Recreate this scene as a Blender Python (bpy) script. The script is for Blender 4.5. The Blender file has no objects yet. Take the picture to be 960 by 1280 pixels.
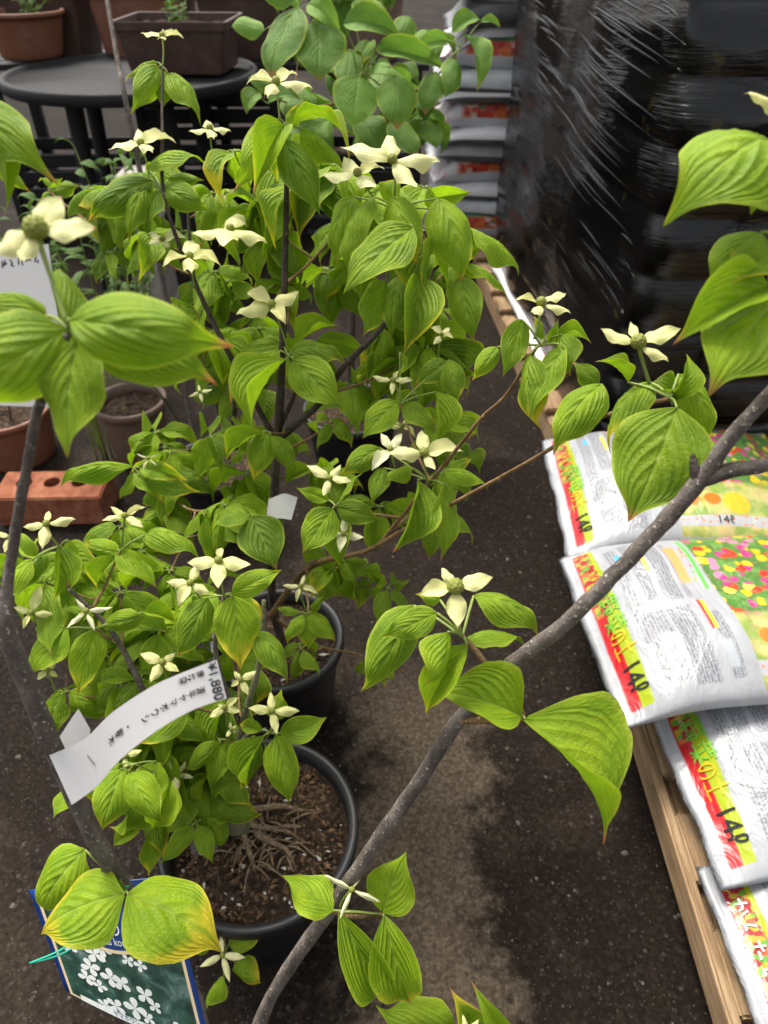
import bpy, bmesh, math, random
import numpy as np
from mathutils import Vector, Matrix, noise as mnoise
R = math.radians
random.seed(7); np.random.seed(7)
sc = bpy.context.scene
col = sc.collection

# ------------------------------------------------------------------ camera, sky, sun, exposure
CAM_H = 1.30; PITCH = 40.0; FPX = 900.0
cam_d = bpy.data.cameras.new('camera'); cam = bpy.data.objects.new('camera', cam_d); col.objects.link(cam)
cam_d.sensor_fit = 'VERTICAL'; cam_d.sensor_height = 36.0; cam_d.lens = FPX/1280*36
cam.location = (0, 0, CAM_H); cam.rotation_euler = (R(90-PITCH), 0, 0)
cam_d.clip_start = .02; cam_d.clip_end = 400
cam_d.dof.use_dof = True; cam_d.dof.focus_distance = .66; cam_d.dof.aperture_fstop = 8.0
sc.camera = cam
w = bpy.data.worlds.new('World'); sc.world = w; w.use_nodes = True
nt = w.node_tree; nt.nodes.clear()
sky = nt.nodes.new('ShaderNodeTexSky'); sky.sky_type = 'NISHITA'; sky.sun_disc = False
SUN_EL, SUN_AZ = 62.0, -35.0          # azimuth measured from +Y towards +X
sky.sun_elevation = R(SUN_EL); sky.sun_rotation = R(SUN_AZ)
sky.air_density = 1.2; sky.dust_density = 5.0; sky.ozone_density = .6
hs = nt.nodes.new('ShaderNodeHueSaturation'); hs.inputs['Saturation'].default_value = .18
bg = nt.nodes.new('ShaderNodeBackground'); bg.inputs['Strength'].default_value = .098
wo = nt.nodes.new('ShaderNodeOutputWorld')
nt.links.new(sky.outputs[0], hs.inputs['Color']); nt.links.new(hs.outputs[0], bg.inputs[0]); nt.links.new(bg.outputs[0], wo.inputs[0])
sun_d = bpy.data.lights.new('sun', 'SUN'); sun_d.energy = 1.5; sun_d.angle = R(22); sun_d.color = (1, .93, .82)
sun = bpy.data.objects.new('sun', sun_d); col.objects.link(sun)
sdir = Vector((math.sin(R(SUN_AZ))*math.cos(R(SUN_EL)), math.cos(R(SUN_AZ))*math.cos(R(SUN_EL)), math.sin(R(SUN_EL))))
sun.rotation_euler = sdir.to_track_quat('Z', 'Y').to_euler(); sun.location = sdir*8
vs = sc.view_settings; vs.view_transform = 'Standard'; vs.look = 'None'; vs.gamma = 1; vs.exposure = 1.5; vs.use_curve_mapping = False
sc.cycles.use_denoising = True
sc.cycles.max_bounces = 8; sc.cycles.transmission_bounces = 6; sc.cycles.diffuse_bounces = 4; sc.cycles.glossy_bounces = 3
sc.cycles.caustics_reflective = False; sc.cycles.caustics_refractive = False

CR, SR = math.cos(R(PITCH)), math.sin(R(PITCH))
FW = Vector((0, CR, -SR)); UPV = Vector((0, SR, CR)); RT = Vector((1, 0, 0)); CAM = Vector((0, 0, CAM_H))
def ray(u, v): return RT*((u-480)/FPX) + FW + UPV*((640-v)/FPX)
def P(u, v, d): return CAM + ray(u, v)*d
def PZ(u, v, z): r = ray(u, v); return CAM + r*((z-CAM_H)/r.z)
UP = Vector((0, 0, 1))
def rnd(a, b): return random.uniform(a, b)

# ------------------------------------------------------------------ node helpers
class NB:
    def __init__(s, name):
        s.m = bpy.data.materials.new(name); s.m.use_nodes = True
        s.t = s.m.node_tree; s.t.nodes.clear()
        s.out = s.t.nodes.new('ShaderNodeOutputMaterial')
    def n(s, kind): return s.t.nodes.new('ShaderNode'+kind)
    def put(s, sock, v):
        if hasattr(v, 'is_output'): s.t.links.new(v, sock)
        elif isinstance(v, (tuple, list)) and len(v) == 3 and sock.type == 'RGBA': sock.default_value = (*v, 1)
        else: sock.default_value = v
    def math(s, op, a, b=None, c=None, clamp=False):
        k = s.n('Math'); k.operation = op; k.use_clamp = clamp
        for i, x in enumerate((a, b, c)):
            if x is not None: s.put(k.inputs[i], x)
        return k.outputs[0]
    def add(s, a, b): return s.math('ADD', a, b)
    def sub(s, a, b): return s.math('SUBTRACT', a, b)
    def mul(s, a, b): return s.math('MULTIPLY', a, b)
    def smooth(s, x, a, b, lo=0., hi=1.):
        k = s.n('MapRange'); k.interpolation_type = 'SMOOTHSTEP'
        s.put(k.inputs[0], x); s.put(k.inputs[1], a); s.put(k.inputs[2], b); s.put(k.inputs[3], lo); s.put(k.inputs[4], hi)
        return k.outputs[0]
    def mix(s, f, a, b, mode='MIX'):
        k = s.n('Mix'); k.data_type = 'RGBA'; k.blend_type = mode
        s.put(k.inputs[0], f); s.put(k.inputs[6], a); s.put(k.inputs[7], b); return k.outputs[2]
    def coord(s, which='Object'): return s.n('TexCoord').outputs[which]
    def mapping(s, v, scale=(1, 1, 1), rot=(0, 0, 0), loc=(0, 0, 0)):
        k = s.n('Mapping'); s.put(k.inputs[0], v); k.inputs['Scale'].default_value = scale; k.inputs['Rotation'].default_value = rot; k.inputs['Location'].default_value = loc
        return k.outputs[0]
    def noise(s, v, scale, detail=4, rough=.55, color=False, dist=0):
        k = s.n('TexNoise'); s.put(k.inputs['Vector'], v); s.put(k.inputs['Scale'], scale); k.inputs['Detail'].default_value = detail
        k.inputs['Roughness'].default_value = rough; k.inputs['Distortion'].default_value = dist
        return k.outputs['Color' if color else 'Fac']
    def voro(s, v, scale, feature='F1', out='Distance', rand=1):
        k = s.n('TexVoronoi'); k.feature = feature; s.put(k.inputs['Vector'], v); k.inputs['Scale'].default_value = scale
        k.inputs['Randomness'].default_value = rand
        return k.outputs[out]
    def ramp(s, f, stops, interp='LINEAR'):
        k = s.n('ValToRGB'); k.color_ramp.interpolation = interp; e = k.color_ramp.elements
        while len(e) < len(stops): e.new(.5)
        for i, (p, c) in enumerate(stops): e[i].position = p; e[i].color = (*c, 1)
        s.put(k.inputs[0], f); return k.outputs[0]
    def sep(s, v):
        k = s.n('SeparateXYZ'); s.put(k.inputs[0], v); return k.outputs
    def bump(s, h, strength=.5, dist=.01, normal=None):
        k = s.n('Bump'); s.put(k.inputs['Height'], h); s.put(k.inputs['Strength'], strength); k.inputs['Distance'].default_value = dist
        if normal is not None: s.put(k.inputs['Normal'], normal)
        return k.outputs[0]
    def bsdf(s, color, rough=.5, spec=.5, normal=None, **kw):
        k = s.n('BsdfPrincipled'); s.put(k.inputs['Base Color'], color); s.put(k.inputs['Roughness'], rough)
        s.put(k.inputs['Specular IOR Level'], spec)
        if normal is not None: s.put(k.inputs['Normal'], normal)
        for a, b in kw.items(): s.put(k.inputs[a], b)
        return k.outputs[0]
    def done(s, sh): s.t.links.new(sh, s.out.inputs[0]); return s.m

def simple(name, color, rough=.5, spec=.5, var=.15, scale=40, bump=.0, bscale=120):
    b = NB(name); c = b.coord(); n = b.noise(c, scale, 5)
    dark = tuple(x*(1-var) for x in color); lite = tuple(min(1, x*(1+var)) for x in color)
    cc = b.ramp(n, [(.3, dark), (.7, lite)])
    nm = b.bump(b.noise(c, bscale, 3), bump, .004) if bump else None
    return b.done(b.bsdf(cc, rough, spec, nm))

M = {}
# leaf: uv.x across (0..1), uv.y base to tip; object colour: r yellowing, g dark/light, b tip blush
def leaf_material(name, base_a, base_b, vein_spacing, veins=1.0, trans=.40, pale=(.30, .42, .06)):
    b = NB(name); uv = b.sep(b.coord('UV')); oc = b.sep(b.n('ObjectInfo').outputs['Color'])
    oi = b.n('ObjectInfo'); rand = oi.outputs['Random']; oc = b.sep(oi.outputs['Color'])
    au = b.math('ABSOLUTE', b.sub(b.mul(uv[0], 2), 1)); V = uv[1]
    ln = b.math('LOGARITHM', b.sub(1.0, b.mul(au, .92)), math.e)
    v0 = b.add(V, b.mul(ln, 1/1.7))
    ph = b.math('FRACT', b.mul(b.add(v0, 10.0), 1/vein_spacing))
    tri = b.math('ABSOLUTE', b.sub(b.mul(ph, 2), 1))          # 1 at a vein
    vein = b.smooth(tri, .80, 1.0)
    live = b.mul(b.smooth(v0, .66, .48), b.smooth(v0, -.52, -.32, .0, 1.0))
    vein = b.mul(vein, live)
    mid = b.smooth(au, .07, .0)
    oco = b.n('TexCoord').outputs['Object']
    vec = b.n('CombineXYZ'); b.put(vec.inputs[0], b.add(uv[0], b.mul(rand, 37))); b.put(vec.inputs[1], uv[1]); b.put(vec.inputs[2], b.mul(rand, 11))
    ret = b.voro(vec.outputs[0], 26, 'DISTANCE_TO_EDGE'); n1 = b.noise(vec.outputs[0], 3.0, 4); n2 = b.noise(vec.outputs[0], 28, 3)
    c = b.mix(b.smooth(n1, .25, .75), base_a, base_b)
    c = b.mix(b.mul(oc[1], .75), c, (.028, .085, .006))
    c = b.mix(b.mul(b.smooth(n2, .35, .75), .16), c, (.04, .10, .008))
    c = b.mix(b.mul(b.math('MAXIMUM', b.mul(vein, .38*veins), b.mul(mid, .6)), 1.0), c, pale)
    edge = b.smooth(au, .87, 1.0)
    c = b.mix(b.mul(edge, .7), c, (.42, .50, .05))
    # yellowing from the tip and margin
    yv = b.add(b.add(b.mul(V, .85), b.mul(b.mul(au, au), .22)), b.mul(b.sub(n1, .5), .75))
    ym = b.smooth(yv, b.sub(1.12, b.mul(oc[0], .75)), b.sub(1.42, b.mul(oc[0], .75)))
    c = b.mix(ym, c, (.66, .55, .035))
    tip = b.mul(b.smooth(b.add(V, b.mul(b.sub(n2, .5), .1)), .86, .985), oc[2])
    c = b.mix(tip, c, (.55, .20, .10))
    quilt = b.mul(b.math('SINE', b.mul(tri, math.pi/2)), -.7)
    hgt = b.add(b.add(b.mul(quilt, b.mul(live, veins)), b.mul(mid, -.8)), b.add(b.mul(n2, .7), b.mul(b.smooth(ret, .0, .12), .12)))
    nm = b.bump(hgt, .45, .005)
    pr = b.bsdf(c, b.add(.40, b.mul(n2, .22)), .30, nm)
    tr = b.n('BsdfTranslucent'); b.put(tr.inputs[0], b.mix(.5, c, b.mix(1, c, (1.3, 1.5, .5), 'MULTIPLY'))); 
    mx = b.n('MixShader'); mx.inputs[0].default_value = trans
    b.t.links.new(pr, mx.inputs[1]); b.t.links.new(tr.outputs[0], mx.inputs[2])
    return b.done(mx.outputs[0])
M['leaf'] = leaf_material('dogwood_leaf', (.20, .345, .010), (.35, .49, .016), .185)
M['leaf_pale'] = leaf_material('shrub_leaf', (.16, .31, .045), (.25, .42, .075), .13, .45, .30, (.26, .38, .10))
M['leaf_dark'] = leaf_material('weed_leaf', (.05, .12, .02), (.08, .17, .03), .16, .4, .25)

def bract_material():
    b = NB('bract'); uv = b.sep(b.coord('UV')); oi = b.n('ObjectInfo'); oc = b.sep(oi.outputs['Color'])
    au = b.math('ABSOLUTE', b.sub(b.mul(uv[0], 2), 1))
    n = b.noise(b.coord('UV'), 6, 4)
    c = b.mix(b.smooth(n, .3, .7), (.72, .68, .26), (.76, .73, .37))
    c = b.mix(b.mul(oc[0], .8), c, (.52, .60, .17))
    c = b.mix(b.mul(oc[1], .8), c, (.78, .77, .55))
    base = b.smooth(uv[1], .25, .0)
    c = b.mix(b.mul(base, .55), c, (.45, .52, .14))
    tip = b.mul(b.smooth(uv[1], .88, 1.0), oc[2])
    c = b.mix(tip, c, (.55, .22, .14))
    st = b.math('SINE', b.mul(uv[0], 55))
    nm = b.bump(b.add(b.mul(st, .12), n), .2, .002)
    pr = b.bsdf(c, .5, .3, nm); tr = b.n('BsdfTranslucent'); b.put(tr.inputs[0], c)
    mx = b.n('MixShader'); mx.inputs[0].default_value = .3
    b.t.links.new(pr, mx.inputs[1]); b.t.links.new(tr.outputs[0], mx.inputs[2])
    return b.done(mx.outputs[0])
M['bract'] = bract_material()
M['head'] = simple('flower_head_green', (.19, .21, .035), .6, .3, .35, 400)

def bark(name, a, c_, d, sc_=60):
    b = NB(name); c = b.coord()
    n1 = b.noise(b.mapping(c, (1, 1, .35)), sc_, 6, .65); n2 = b.noise(c, 300, 3); vo = b.voro(c, 330)
    cc = b.ramp(n1, [(.28, a), (.5, c_), (.72, d)])
    cc = b.mix(b.smooth(n2, .62, .70), cc, tuple(min(1, x*2.1) for x in d))
    cc = b.mix(b.smooth(vo, .22, .10, 0, .55), cc, tuple(x*.4 for x in a))
    nm = b.bump(b.add(n1, b.mul(n2, .5)), .7, .004)
    return b.done(b.bsdf(cc, .8, .25, nm))
M['bark'] = bark('grey_bark', (.045, .036, .030), (.115, .095, .080), (.22, .19, .165))
M['bark_dark'] = bark('dark_bark', (.022, .016, .013), (.05, .038, .03), (.11, .088, .075))
M['bark_brown'] = bark('brown_twig', (.10, .055, .025), (.19, .115, .05), (.27, .18, .09))
M['bark_green'] = bark('green_bark', (.06, .06, .03), (.13, .13, .07), (.21, .20, .12))
M['petiole'] = simple('green_petiole', (.20, .26, .05), .5, .4, .25, 60)

def ground_mat():
    b = NB('damp_concrete'); c = b.coord()
    big = b.noise(c, 1.5, 6, .6, dist=.4); mid = b.noise(b.mapping(c, loc=(3, 7, 0)), 6, 6, .6); agg = b.voro(c, 170, out='Color'); fine = b.add(b.mul(b.noise(c, 120, 6, .78), .72), b.mul(b.sep(agg)[0], .28))
    px = b.sep(c)
    m = b.add(b.mul(big, .75), b.mul(mid, .35))
    dry = b.smooth(m, .54, .66)
    # a dried strip along the pots: worn, paler concrete
    dx = b.math('ABSOLUTE', b.sub(px[0], b.add(.06, b.mul(b.sub(px[1], .5), .05))))
    strip = b.mul(b.smooth(b.add(dx, b.add(b.mul(b.sub(mid, .5), .45), b.mul(b.sub(b.noise(c, 26, 5, .7), .5), .22))), .16, .06), b.smooth(px[1], 1.1, .78))
    dry = b.math('MAXIMUM', b.mul(dry, .25), strip)
    col_w = b.ramp(fine, [(.28, (.0075, .0052, .0038)), (.55, (.0145, .0105, .0078)), (.75, (.028, .021, .016))])
    col_d = b.ramp(fine, [(.28, (.048, .036, .024)), (.52, (.095, .073, .051)), (.75, (.16, .126, .092))])
    cc = b.mix(b.mul(dry, .82), col_w, col_d)
    vo = b.n('TexVoronoi'); b.put(vo.inputs['Vector'], c); vo.inputs['Scale'].default_value = 75
    pick = b.math('GREATER_THAN', b.sep(vo.outputs['Color'])[0], .80)
    spk = b.mul(b.smooth(b.add(vo.outputs['Distance'], b.mul(fine, .15)), .40, .30), pick)
    cc = b.mix(b.mul(spk, .24), cc, b.mix(b.sep(vo.outputs['Color'])[1], (.05, .04, .033), (.17, .15, .13)))
    v2 = b.n('TexVoronoi'); b.put(v2.inputs['Vector'], c); v2.inputs['Scale'].default_value = 240
    p2 = b.math('GREATER_THAN', b.sep(v2.outputs['Color'])[0], .90)
    cc = b.mix(b.mul(b.mul(b.smooth(v2.outputs['Distance'], .42, .3), p2), .22), cc, (.20, .175, .15))
    hgt = b.add(b.add(b.mul(fine, 1.0), b.mul(spk, .5)), b.mul(b.noise(c, 400, 2), .4))
    nm = b.bump(hgt, .55, .006)
    return b.done(b.bsdf(cc, b.smooth(dry, 0, 1, .8, .95), .08, nm))
M['ground'] = ground_mat()

def soil_mat():
    b = NB('potting_soil'); c = b.coord()
    f = b.noise(c, 90, 6, .75); vo = b.n('TexVoronoi'); b.put(vo.inputs['Vector'], c); vo.inputs['Scale'].default_value = 120
    cc = b.ramp(f, [(.3, (.012, .008, .005)), (.5, (.05, .032, .02)), (.7, (.15, .095, .055))])
    pk = b.math('GREATER_THAN', b.sep(vo.outputs['Color'])[0], .82)
    cc = b.mix(b.mul(b.smooth(vo.outputs['Distance'], .5, .3), b.mul(pk, .7)), cc, (.26, .17, .10))
    nm = b.bump(b.add(f, b.mul(vo.outputs['Distance'], .6)), 1, .012)
    return b.done(b.bsdf(cc, .9, .2, nm))
M['soil'] = soil_mat()
M['crumb'] = simple('soil_crumb', (.13, .08, .045), .95, .1, .8, 90)
M['perlite'] = simple('perlite', (.6, .57, .5), .9, .2, .2, 60)
M['root'] = bark('woody_root', (.10, .065, .04), (.19, .13, .08), (.30, .22, .14), 80)
def plastic(name, color, rough=.42, scuff=(.10, .09, .08), amt=.35):
    b = NB(name); c = b.coord(); n = b.noise(c, 9, 6, .7); n2 = b.noise(b.mapping(c, (1, 1, 6)), 60, 4)
    cc = b.mix(b.mul(b.smooth(n, .48, .72), amt), color, scuff)
    cc = b.mix(b.mul(b.smooth(n2, .55, .8), amt*.6), cc, scuff)
    return b.done(b.bsdf(cc, b.add(rough-.08, b.mul(n, .25)), .45, b.bump(n2, .08, .003)))
M['black_pot'] = plastic('black_plastic', (.008, .008, .009), .42, (.05, .045, .04), .22)
M['brown_pot'] = plastic('brown_plastic', (.135, .090, .066), .5, (.24, .17, .12), .5)
M['choc_pot'] = plastic('chocolate_plastic', (.062, .032, .024), .45, (.15, .10, .08), .4)
M['terracotta'] = plastic('terracotta_plastic', (.20, .075, .040), .5, (.28, .18, .13), .4)
M['table'] = plastic('black_table', (.005, .005, .0055), .70, (.016, .016, .017), .4)
M['concrete'] = simple('concrete_block', (.30, .28, .25), .9, .2, .25, 25, .4, 150)

def brick_mat():
    b = NB('fired_brick'); c = b.coord(); n = b.noise(c, 22, 6, .7); f = b.noise(c, 190, 4)
    cc = b.ramp(n, [(.3, (.13, .040, .022)), (.5, (.25, .088, .045)), (.72, (.36, .16, .095))])
    cc = b.mix(b.smooth(f, .62, .8, 0, .5), cc, (.55, .36, .26))
    return b.done(b.bsdf(cc, .9, .2, b.bump(b.add(n, f), .6, .004)))
M['brick'] = brick_mat()

def wood_mat():
    b = NB('weathered_pallet_wood'); c = b.coord(); g = b.mapping(c, (14, 1.0, 14))
    n = b.noise(g, 6, 7, .68, dist=.6); f = b.noise(b.mapping(c, (60, 2.2, 60)), 9, 4); st = b.noise(c, 4.5, 4)
    cc = b.ramp(n, [(.28, (.14, .083, .042)), (.5, (.30, .195, .105)), (.72, (.46, .33, .195))])
    cc = b.mix(b.smooth(f, .55, .75, 0, .55), cc, (.10, .06, .032))
    cc = b.mix(b.smooth(st, .5, .72, 0, .6), cc, (.085, .06, .04))
    return b.done(b.bsdf(cc, .82, .25, b.bump(b.add(n, f), .5, .004)))
M['wood'] = wood_mat()

def wrap_mat():
    b = NB('black_stretch_film'); c = b.coord(); xyz = b.sep(c)
    # along = run around the pile, stretched creases lie almost level
    tilt = b.n('CombineXYZ')
    b.put(tilt.inputs[0], xyz[0]); b.put(tilt.inputs[1], xyz[1]); b.put(tilt.inputs[2], b.add(xyz[2], b.mul(xyz[1], .10)))
    k = tilt.outputs[0]
    f1 = b.noise(b.mapping(k, (1.0, 1.0, 46)), 2.2, 3, .6, dist=.25)
    f2 = b.noise(b.mapping(k, (1.6, 1.6, 95)), 2.6, 2, .5, dist=.15)
    patch = b.noise(b.mapping(c, loc=(1.7, .4, 2.2)), 3.2, 3)
    p = b.smooth(patch, .44, .60)
    r1 = b.smooth(b.math('ABSOLUTE', b.sub(f1, .5)), .13, .0)
    r2 = b.smooth(b.math('ABSOLUTE', b.sub(f2, .5)), .12, .0)
    soft = b.noise(b.mapping(k, (1.5, 1.5, 6)), 3.4, 4)
    h = b.add(b.mul(b.add(b.mul(r1, .8), b.mul(r2, .5)), b.mul(p, .12)), b.mul(soft, .6))
    nm = b.bump(h, .8, .006)
    inner = b.noise(b.mapping(c, loc=(9, 2, 1)), 5, 5, .7)
    cc = b.mix(b.smooth(inner, .56, .75, 0, .8), (.0035, .0034, .0036), (.020, .013, .009))
    y = b.mul(b.smooth(b.noise(b.mapping(c, loc=(4, 4, 4)), 9, 3), .66, .74), .6)
    cc = b.mix(y, cc, (.06, .05, .01))
    return b.done(b.bsdf(cc, .15, .38, nm))
M['wrap'] = wrap_mat()
M['paper'] = simple('white_tag', (.60, .585, .575), .55, .3, .03, 8)
M['ink'] = simple('black_ink', (.02, .02, .022), .7, .2, .1)
M['red_ink'] = simple('red_ink', (.65, .03, .05), .7, .2, .1)
M['blue_print'] = simple('blue_print', (.008, .040, .19), .35, .5, .1)
M['cream_line'] = simple('cream_line', (.75, .58, .36), .4, .4, .05)
M['white_print'] = simple('white_print', (.78, .80, .76), .4, .4, .08, 200)
M['tie'] = simple('green_tie', (.03, .42, .28), .35, .5, .1)
def photo_print():
    b = NB('card_photo'); c = b.coord('UV'); n = b.noise(c, 7, 6, .6, dist=.5)
    cc = b.ramp(n, [(.3, (.006, .02, .014)), (.52, (.03, .085, .06)), (.62, (.10, .17, .15)), (.78, (.35, .42, .42))])
    return b.done(b.bsdf(cc, .3, .5))
M['photo'] = photo_print()

def bag_mat():
    """printed white soil bag: uv.x from the aisle end, uv.y from near side to far side"""
    b = NB('printed_soil_bag'); uvv = b.coord('UV'); uv = b.sep(uvv); U, V = uv[0], uv[1]
    oi = b.n('ObjectInfo')
    def band(x, a, c_, s=.003): return b.mul(b.smooth(x, a-s, a+s), b.smooth(x, c_+s, c_-s))
    def rect(a, c_, d, e): return b.mul(band(U, a, c_), band(V, d, e, .005))
    cc = (.80, .80, .81); white = cc
    n = b.noise(uvv, 5, 3)
    cc = b.mix(b.smooth(n, .3, .7), (.295, .303, .32), (.335, .34, .355))
    # small print: rows of grey marks
    rows = b.smooth(b.math('ABSOLUTE', b.sub(b.math('FRACT', b.mul(U, 95)), .5)), .40, .28)
    glyph = b.noise(b.mapping(uvv, (95, 190, 1)), 1.0, 2, .6)
    txt = b.mul(rows, b.smooth(glyph, .42, .52))
    area = None
    for r in ((.135, .175, .30, .92), (.185, .235, .52, .95), (.25, .305, .50, .92), (.15, .225, .10, .46), (.235, .31, .07, .46), (.32, .335, .5, .9), (.345, .385, .08, .40)):
        q = rect(*r); area = q if area is None else b.math('MAXIMUM', area, q)
    cc = b.mix(b.add(b.mul(b.mul(txt, area), .75), b.mul(area, .12)), cc, (.10, .105, .12))
    # red / lime strip
    wob = b.mul(b.sub(b.noise(uvv, 30, 2), .5), .004)
    U2 = b.add(U, wob)
    strip_a = b.mul(band(U2, .045, .078), band(V, .06, .97))
    strip_b = b.mul(band(U2, .076, .108), band(V, .06, .97))
    cc = b.mix(strip_a, cc, (.40, .006, .010)); cc = b.mix(strip_b, cc, (.30, .37, .008))
    floral = b.voro(uvv, 60, out='Color'); fs = b.sep(floral)
    fcol = b.ramp(fs[0], [(0, (.30, .02, .02)), (.3, (.10, .30, .03)), (.55, (.55, .10, .04)), (.75, (.45, .30, .03)), (1, (.12, .02, .02))], 'CONSTANT')
    cc = b.mix(b.mul(band(U2, .05, .095), band(V, .55, .96)), cc, fcol)
    # coloured boxes
    for r, c_ in (((.325, .36, .60, .86), (.72, .30, .11)), ((.392, .405, .55, .93), (.10, .42, .05)), ((.23, .242, .70, .86), (.72, .66, .03)),
                  ((.335, .345, .30, .48), (.60, .02, .02)), ((.345, .356, .30, .48), (.78, .55, .02)), ((.16, .175, .80, .86), (.05, .33, .62)),
                  ((.30, .315, .955, .985), (.70, .06, .04)), ((.345, .375, .12, .24), (.33, .35, .37)), ((.262, .277, .93, .955), (.75, .06, .06))):
        cc = b.mix(rect(*r), cc, c_)
    dots = b.voro(b.mapping(uvv, (1, .7, 1)), 55); dc = b.voro(b.mapping(uvv, (1, .7, 1)), 55, out='Color')
    side = rect(.365, .388, .60, .86)
    cc = b.mix(b.mul(side, b.smooth(dots, .4, .3)), cc, b.mix(b.sep(dc)[0], (.65, .08, .16), (.16, .45, .08)))
    # flower picture beyond a slanting edge
    e = b.add(.43, b.mul(V, -.02))
    pic = b.smooth(U, e, b.add(e, .005))
    pv = b.n('TexVoronoi'); b.put(pv.inputs['Vector'], b.mapping(uvv, (1, .75, 1))); pv.inputs['Scale'].default_value = 30
    pcs = b.sep(pv.outputs['Color'])
    fl = b.ramp(pcs[0], [(0, (.62, .04, .26)), (.17, (.80, .55, .02)), (.34, (.72, .05, .03)), (.48, (.10, .27, .05)), (.66, (.16, .34, .08)), (.8, (.70, .25, .42)), (.9, (.82, .70, .10))], 'CONSTANT')
    fl = b.mix(b.smooth(pv.outputs['Distance'], .5, .72), fl, (.10, .22, .05))
    fl = b.mix(b.smooth(b.noise(uvv, 60, 3), .5, .7, 0, .5), fl, (.30, .45, .14))
    low = b.smooth(V, .40, .36)
    lowc = b.mix(b.smooth(b.noise(uvv, 9, 4), .4, .62), (.30, .42, .08), (.66, .60, .22))
    fl = b.mix(b.mul(low, .85), fl, lowc)
    for cu, cv, rr, c_ in ((.50, .25, .030, (.80, .22, .02)), (.575, .25, .032, (.80, .20, .02)), (.66, .22, .05, (.78, .52, .02))):
        dd = b.math('SQRT', b.add(b.math('POWER', b.sub(U, cu), 2), b.math('POWER', b.mul(b.sub(V, cv), .72), 2)))
        fl = b.mix(b.smooth(dd, rr+.004, rr-.004), fl, c_)
    fl = b.mix(b.smooth(V, -1, -.5), fl, b.mix(1.0, fl, (.72, .72, .72), 'MULTIPLY')); fl = b.mix(band(V, .08, .14), fl, (.36, .36, .37))
    fl = b.mix(b.mul(band(V, .08, .14), b.smooth(b.voro(uvv, 40), .3, .24)), fl, (.6, .2, .08))
    cc = b.mix(b.mul(pic, band(V, .03, .985)), cc, fl)
    wr = b.noise(b.mapping(uvv, (7, 3, 1)), 1.6, 4, .6, dist=.8); w2 = b.noise(b.mapping(uvv, (30, 3, 1)), 1.0, 3)
    nm = b.bump(b.add(wr, b.mul(w2, .35)), .35, .02)
    return b.done(b.bsdf(cc, .30, .5, nm))
M['bag'] = bag_mat()
M['bag_under'] = simple('white_bag_back', (.33, .34, .36), .35, .5, .08, 12, .2, 30)
def pic_mat():
    b = NB('printed_red_bag'); c = b.coord('UV'); pv = b.n('TexVoronoi'); oc = b.coord('Object'); oz = b.sep(oc)[2]; b.put(pv.inputs['Vector'], b.mapping(oc, (1, .6, 1.6))); pv.inputs['Scale'].default_value = 34
    fl = b.ramp(b.sep(pv.outputs['Color'])[0], [(0, (.55, .05, .02)), (.3, (.65, .16, .03)), (.5, (.42, .025, .02)), (.68, (.62, .42, .36)), (.8, (.04, .20, .07)), (.9, (.6, .10, .03))], 'CONSTANT')
    fl = b.mix(b.smooth(b.noise(oc, 45, 3), .45, .7, 0, .55), fl, (.35, .05, .03))
    g = b.smooth(b.add(oz, b.mul(b.noise(oc, 14, 2), .02)), .118, .122); fl = b.mix(g, fl, (.03, .19, .07))
    g2 = b.smooth(b.sep(c)[1], .30, .34); fl = b.mix(g2, fl, (.70, .68, .68))
    wht = b.smooth(b.sep(c)[0], .22, .16); fl = b.mix(wht, fl, b.mix(b.smooth(b.noise(c, 18, 3), .55, .62), (.72, .70, .72), (.6, .08, .08)))
    return b.done(b.bsdf(fl, .35, .5, b.bump(b.noise(c, 14, 4), .3, .02)))
M['bag_pic'] = pic_mat()
M['bag_silver'] = simple('silver_bag', (.52, .53, .55), .32, .55, .12, 14, .35, 26)
M['bag_white'] = simple('white_bag_edge', (.76, .75, .77), .4, .4, .06, 12)
M['bag_grey'] = simple('charcoal_bag', (.10, .10, .105), .35, .5, .2, 14, .35, 26)

# ------------------------------------------------------------------ mesh helpers
def mesh(name, verts, faces, mats, smooth=True, uv=None, fmat=None):
    me = bpy.data.meshes.new(name); me.from_pydata([tuple(v) for v in verts], [], faces)
    for m in (mats if isinstance(mats, (list, tuple)) else [mats]): me.materials.append(m)
    if fmat is not None: me.polygons.foreach_set('material_index', fmat)
    if uv is not None:
        l = me.uv_layers.new(name='UVMap'); idx = np.empty(len(me.loops), dtype=np.int32); me.loops.foreach_get('vertex_index', idx)
        l.data.foreach_set('uv', np.asarray(uv, dtype=np.float32)[idx].ravel())
    if smooth: me.polygons.foreach_set('use_smooth', [True]*len(me.polygons))
    me.update(); return me
def base_of(o):
    return o.get('_b') if False else BASES.get(o.name, Vector((0, 0, 0)))
BASES = {}
def empty(name, loc, label=None, cat=None, group=None):
    o = bpy.data.objects.new(name, None); o.empty_display_size = .05; o.location = loc; col.objects.link(o); BASES[o.name] = Vector(loc)
    tag(o, label, cat, group); return o
def tag(o, label=None, cat=None, group=None, kind=None):
    if label: o['label'] = label
    if cat: o['category'] = cat
    if group: o['group'] = group
    if kind: o['kind'] = kind
    return o
def obj(name, me, parent=None, mat4=None):
    """mat4: world matrix of the object (parents are unrotated empties or placed parts)"""
    o = bpy.data.objects.new(name, me); col.objects.link(o)
    W = mat4 if mat4 is not None else Matrix.Identity(4)
    WM[o.name] = W
    if parent is not None:
        o.parent = parent
        pw = WM.get(parent.name) or Matrix.Translation(BASES.get(parent.name, Vector((0, 0, 0))))
        o.matrix_basis = pw.inverted() @ W
    else: o.matrix_basis = W
    return o
WM = {}
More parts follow.
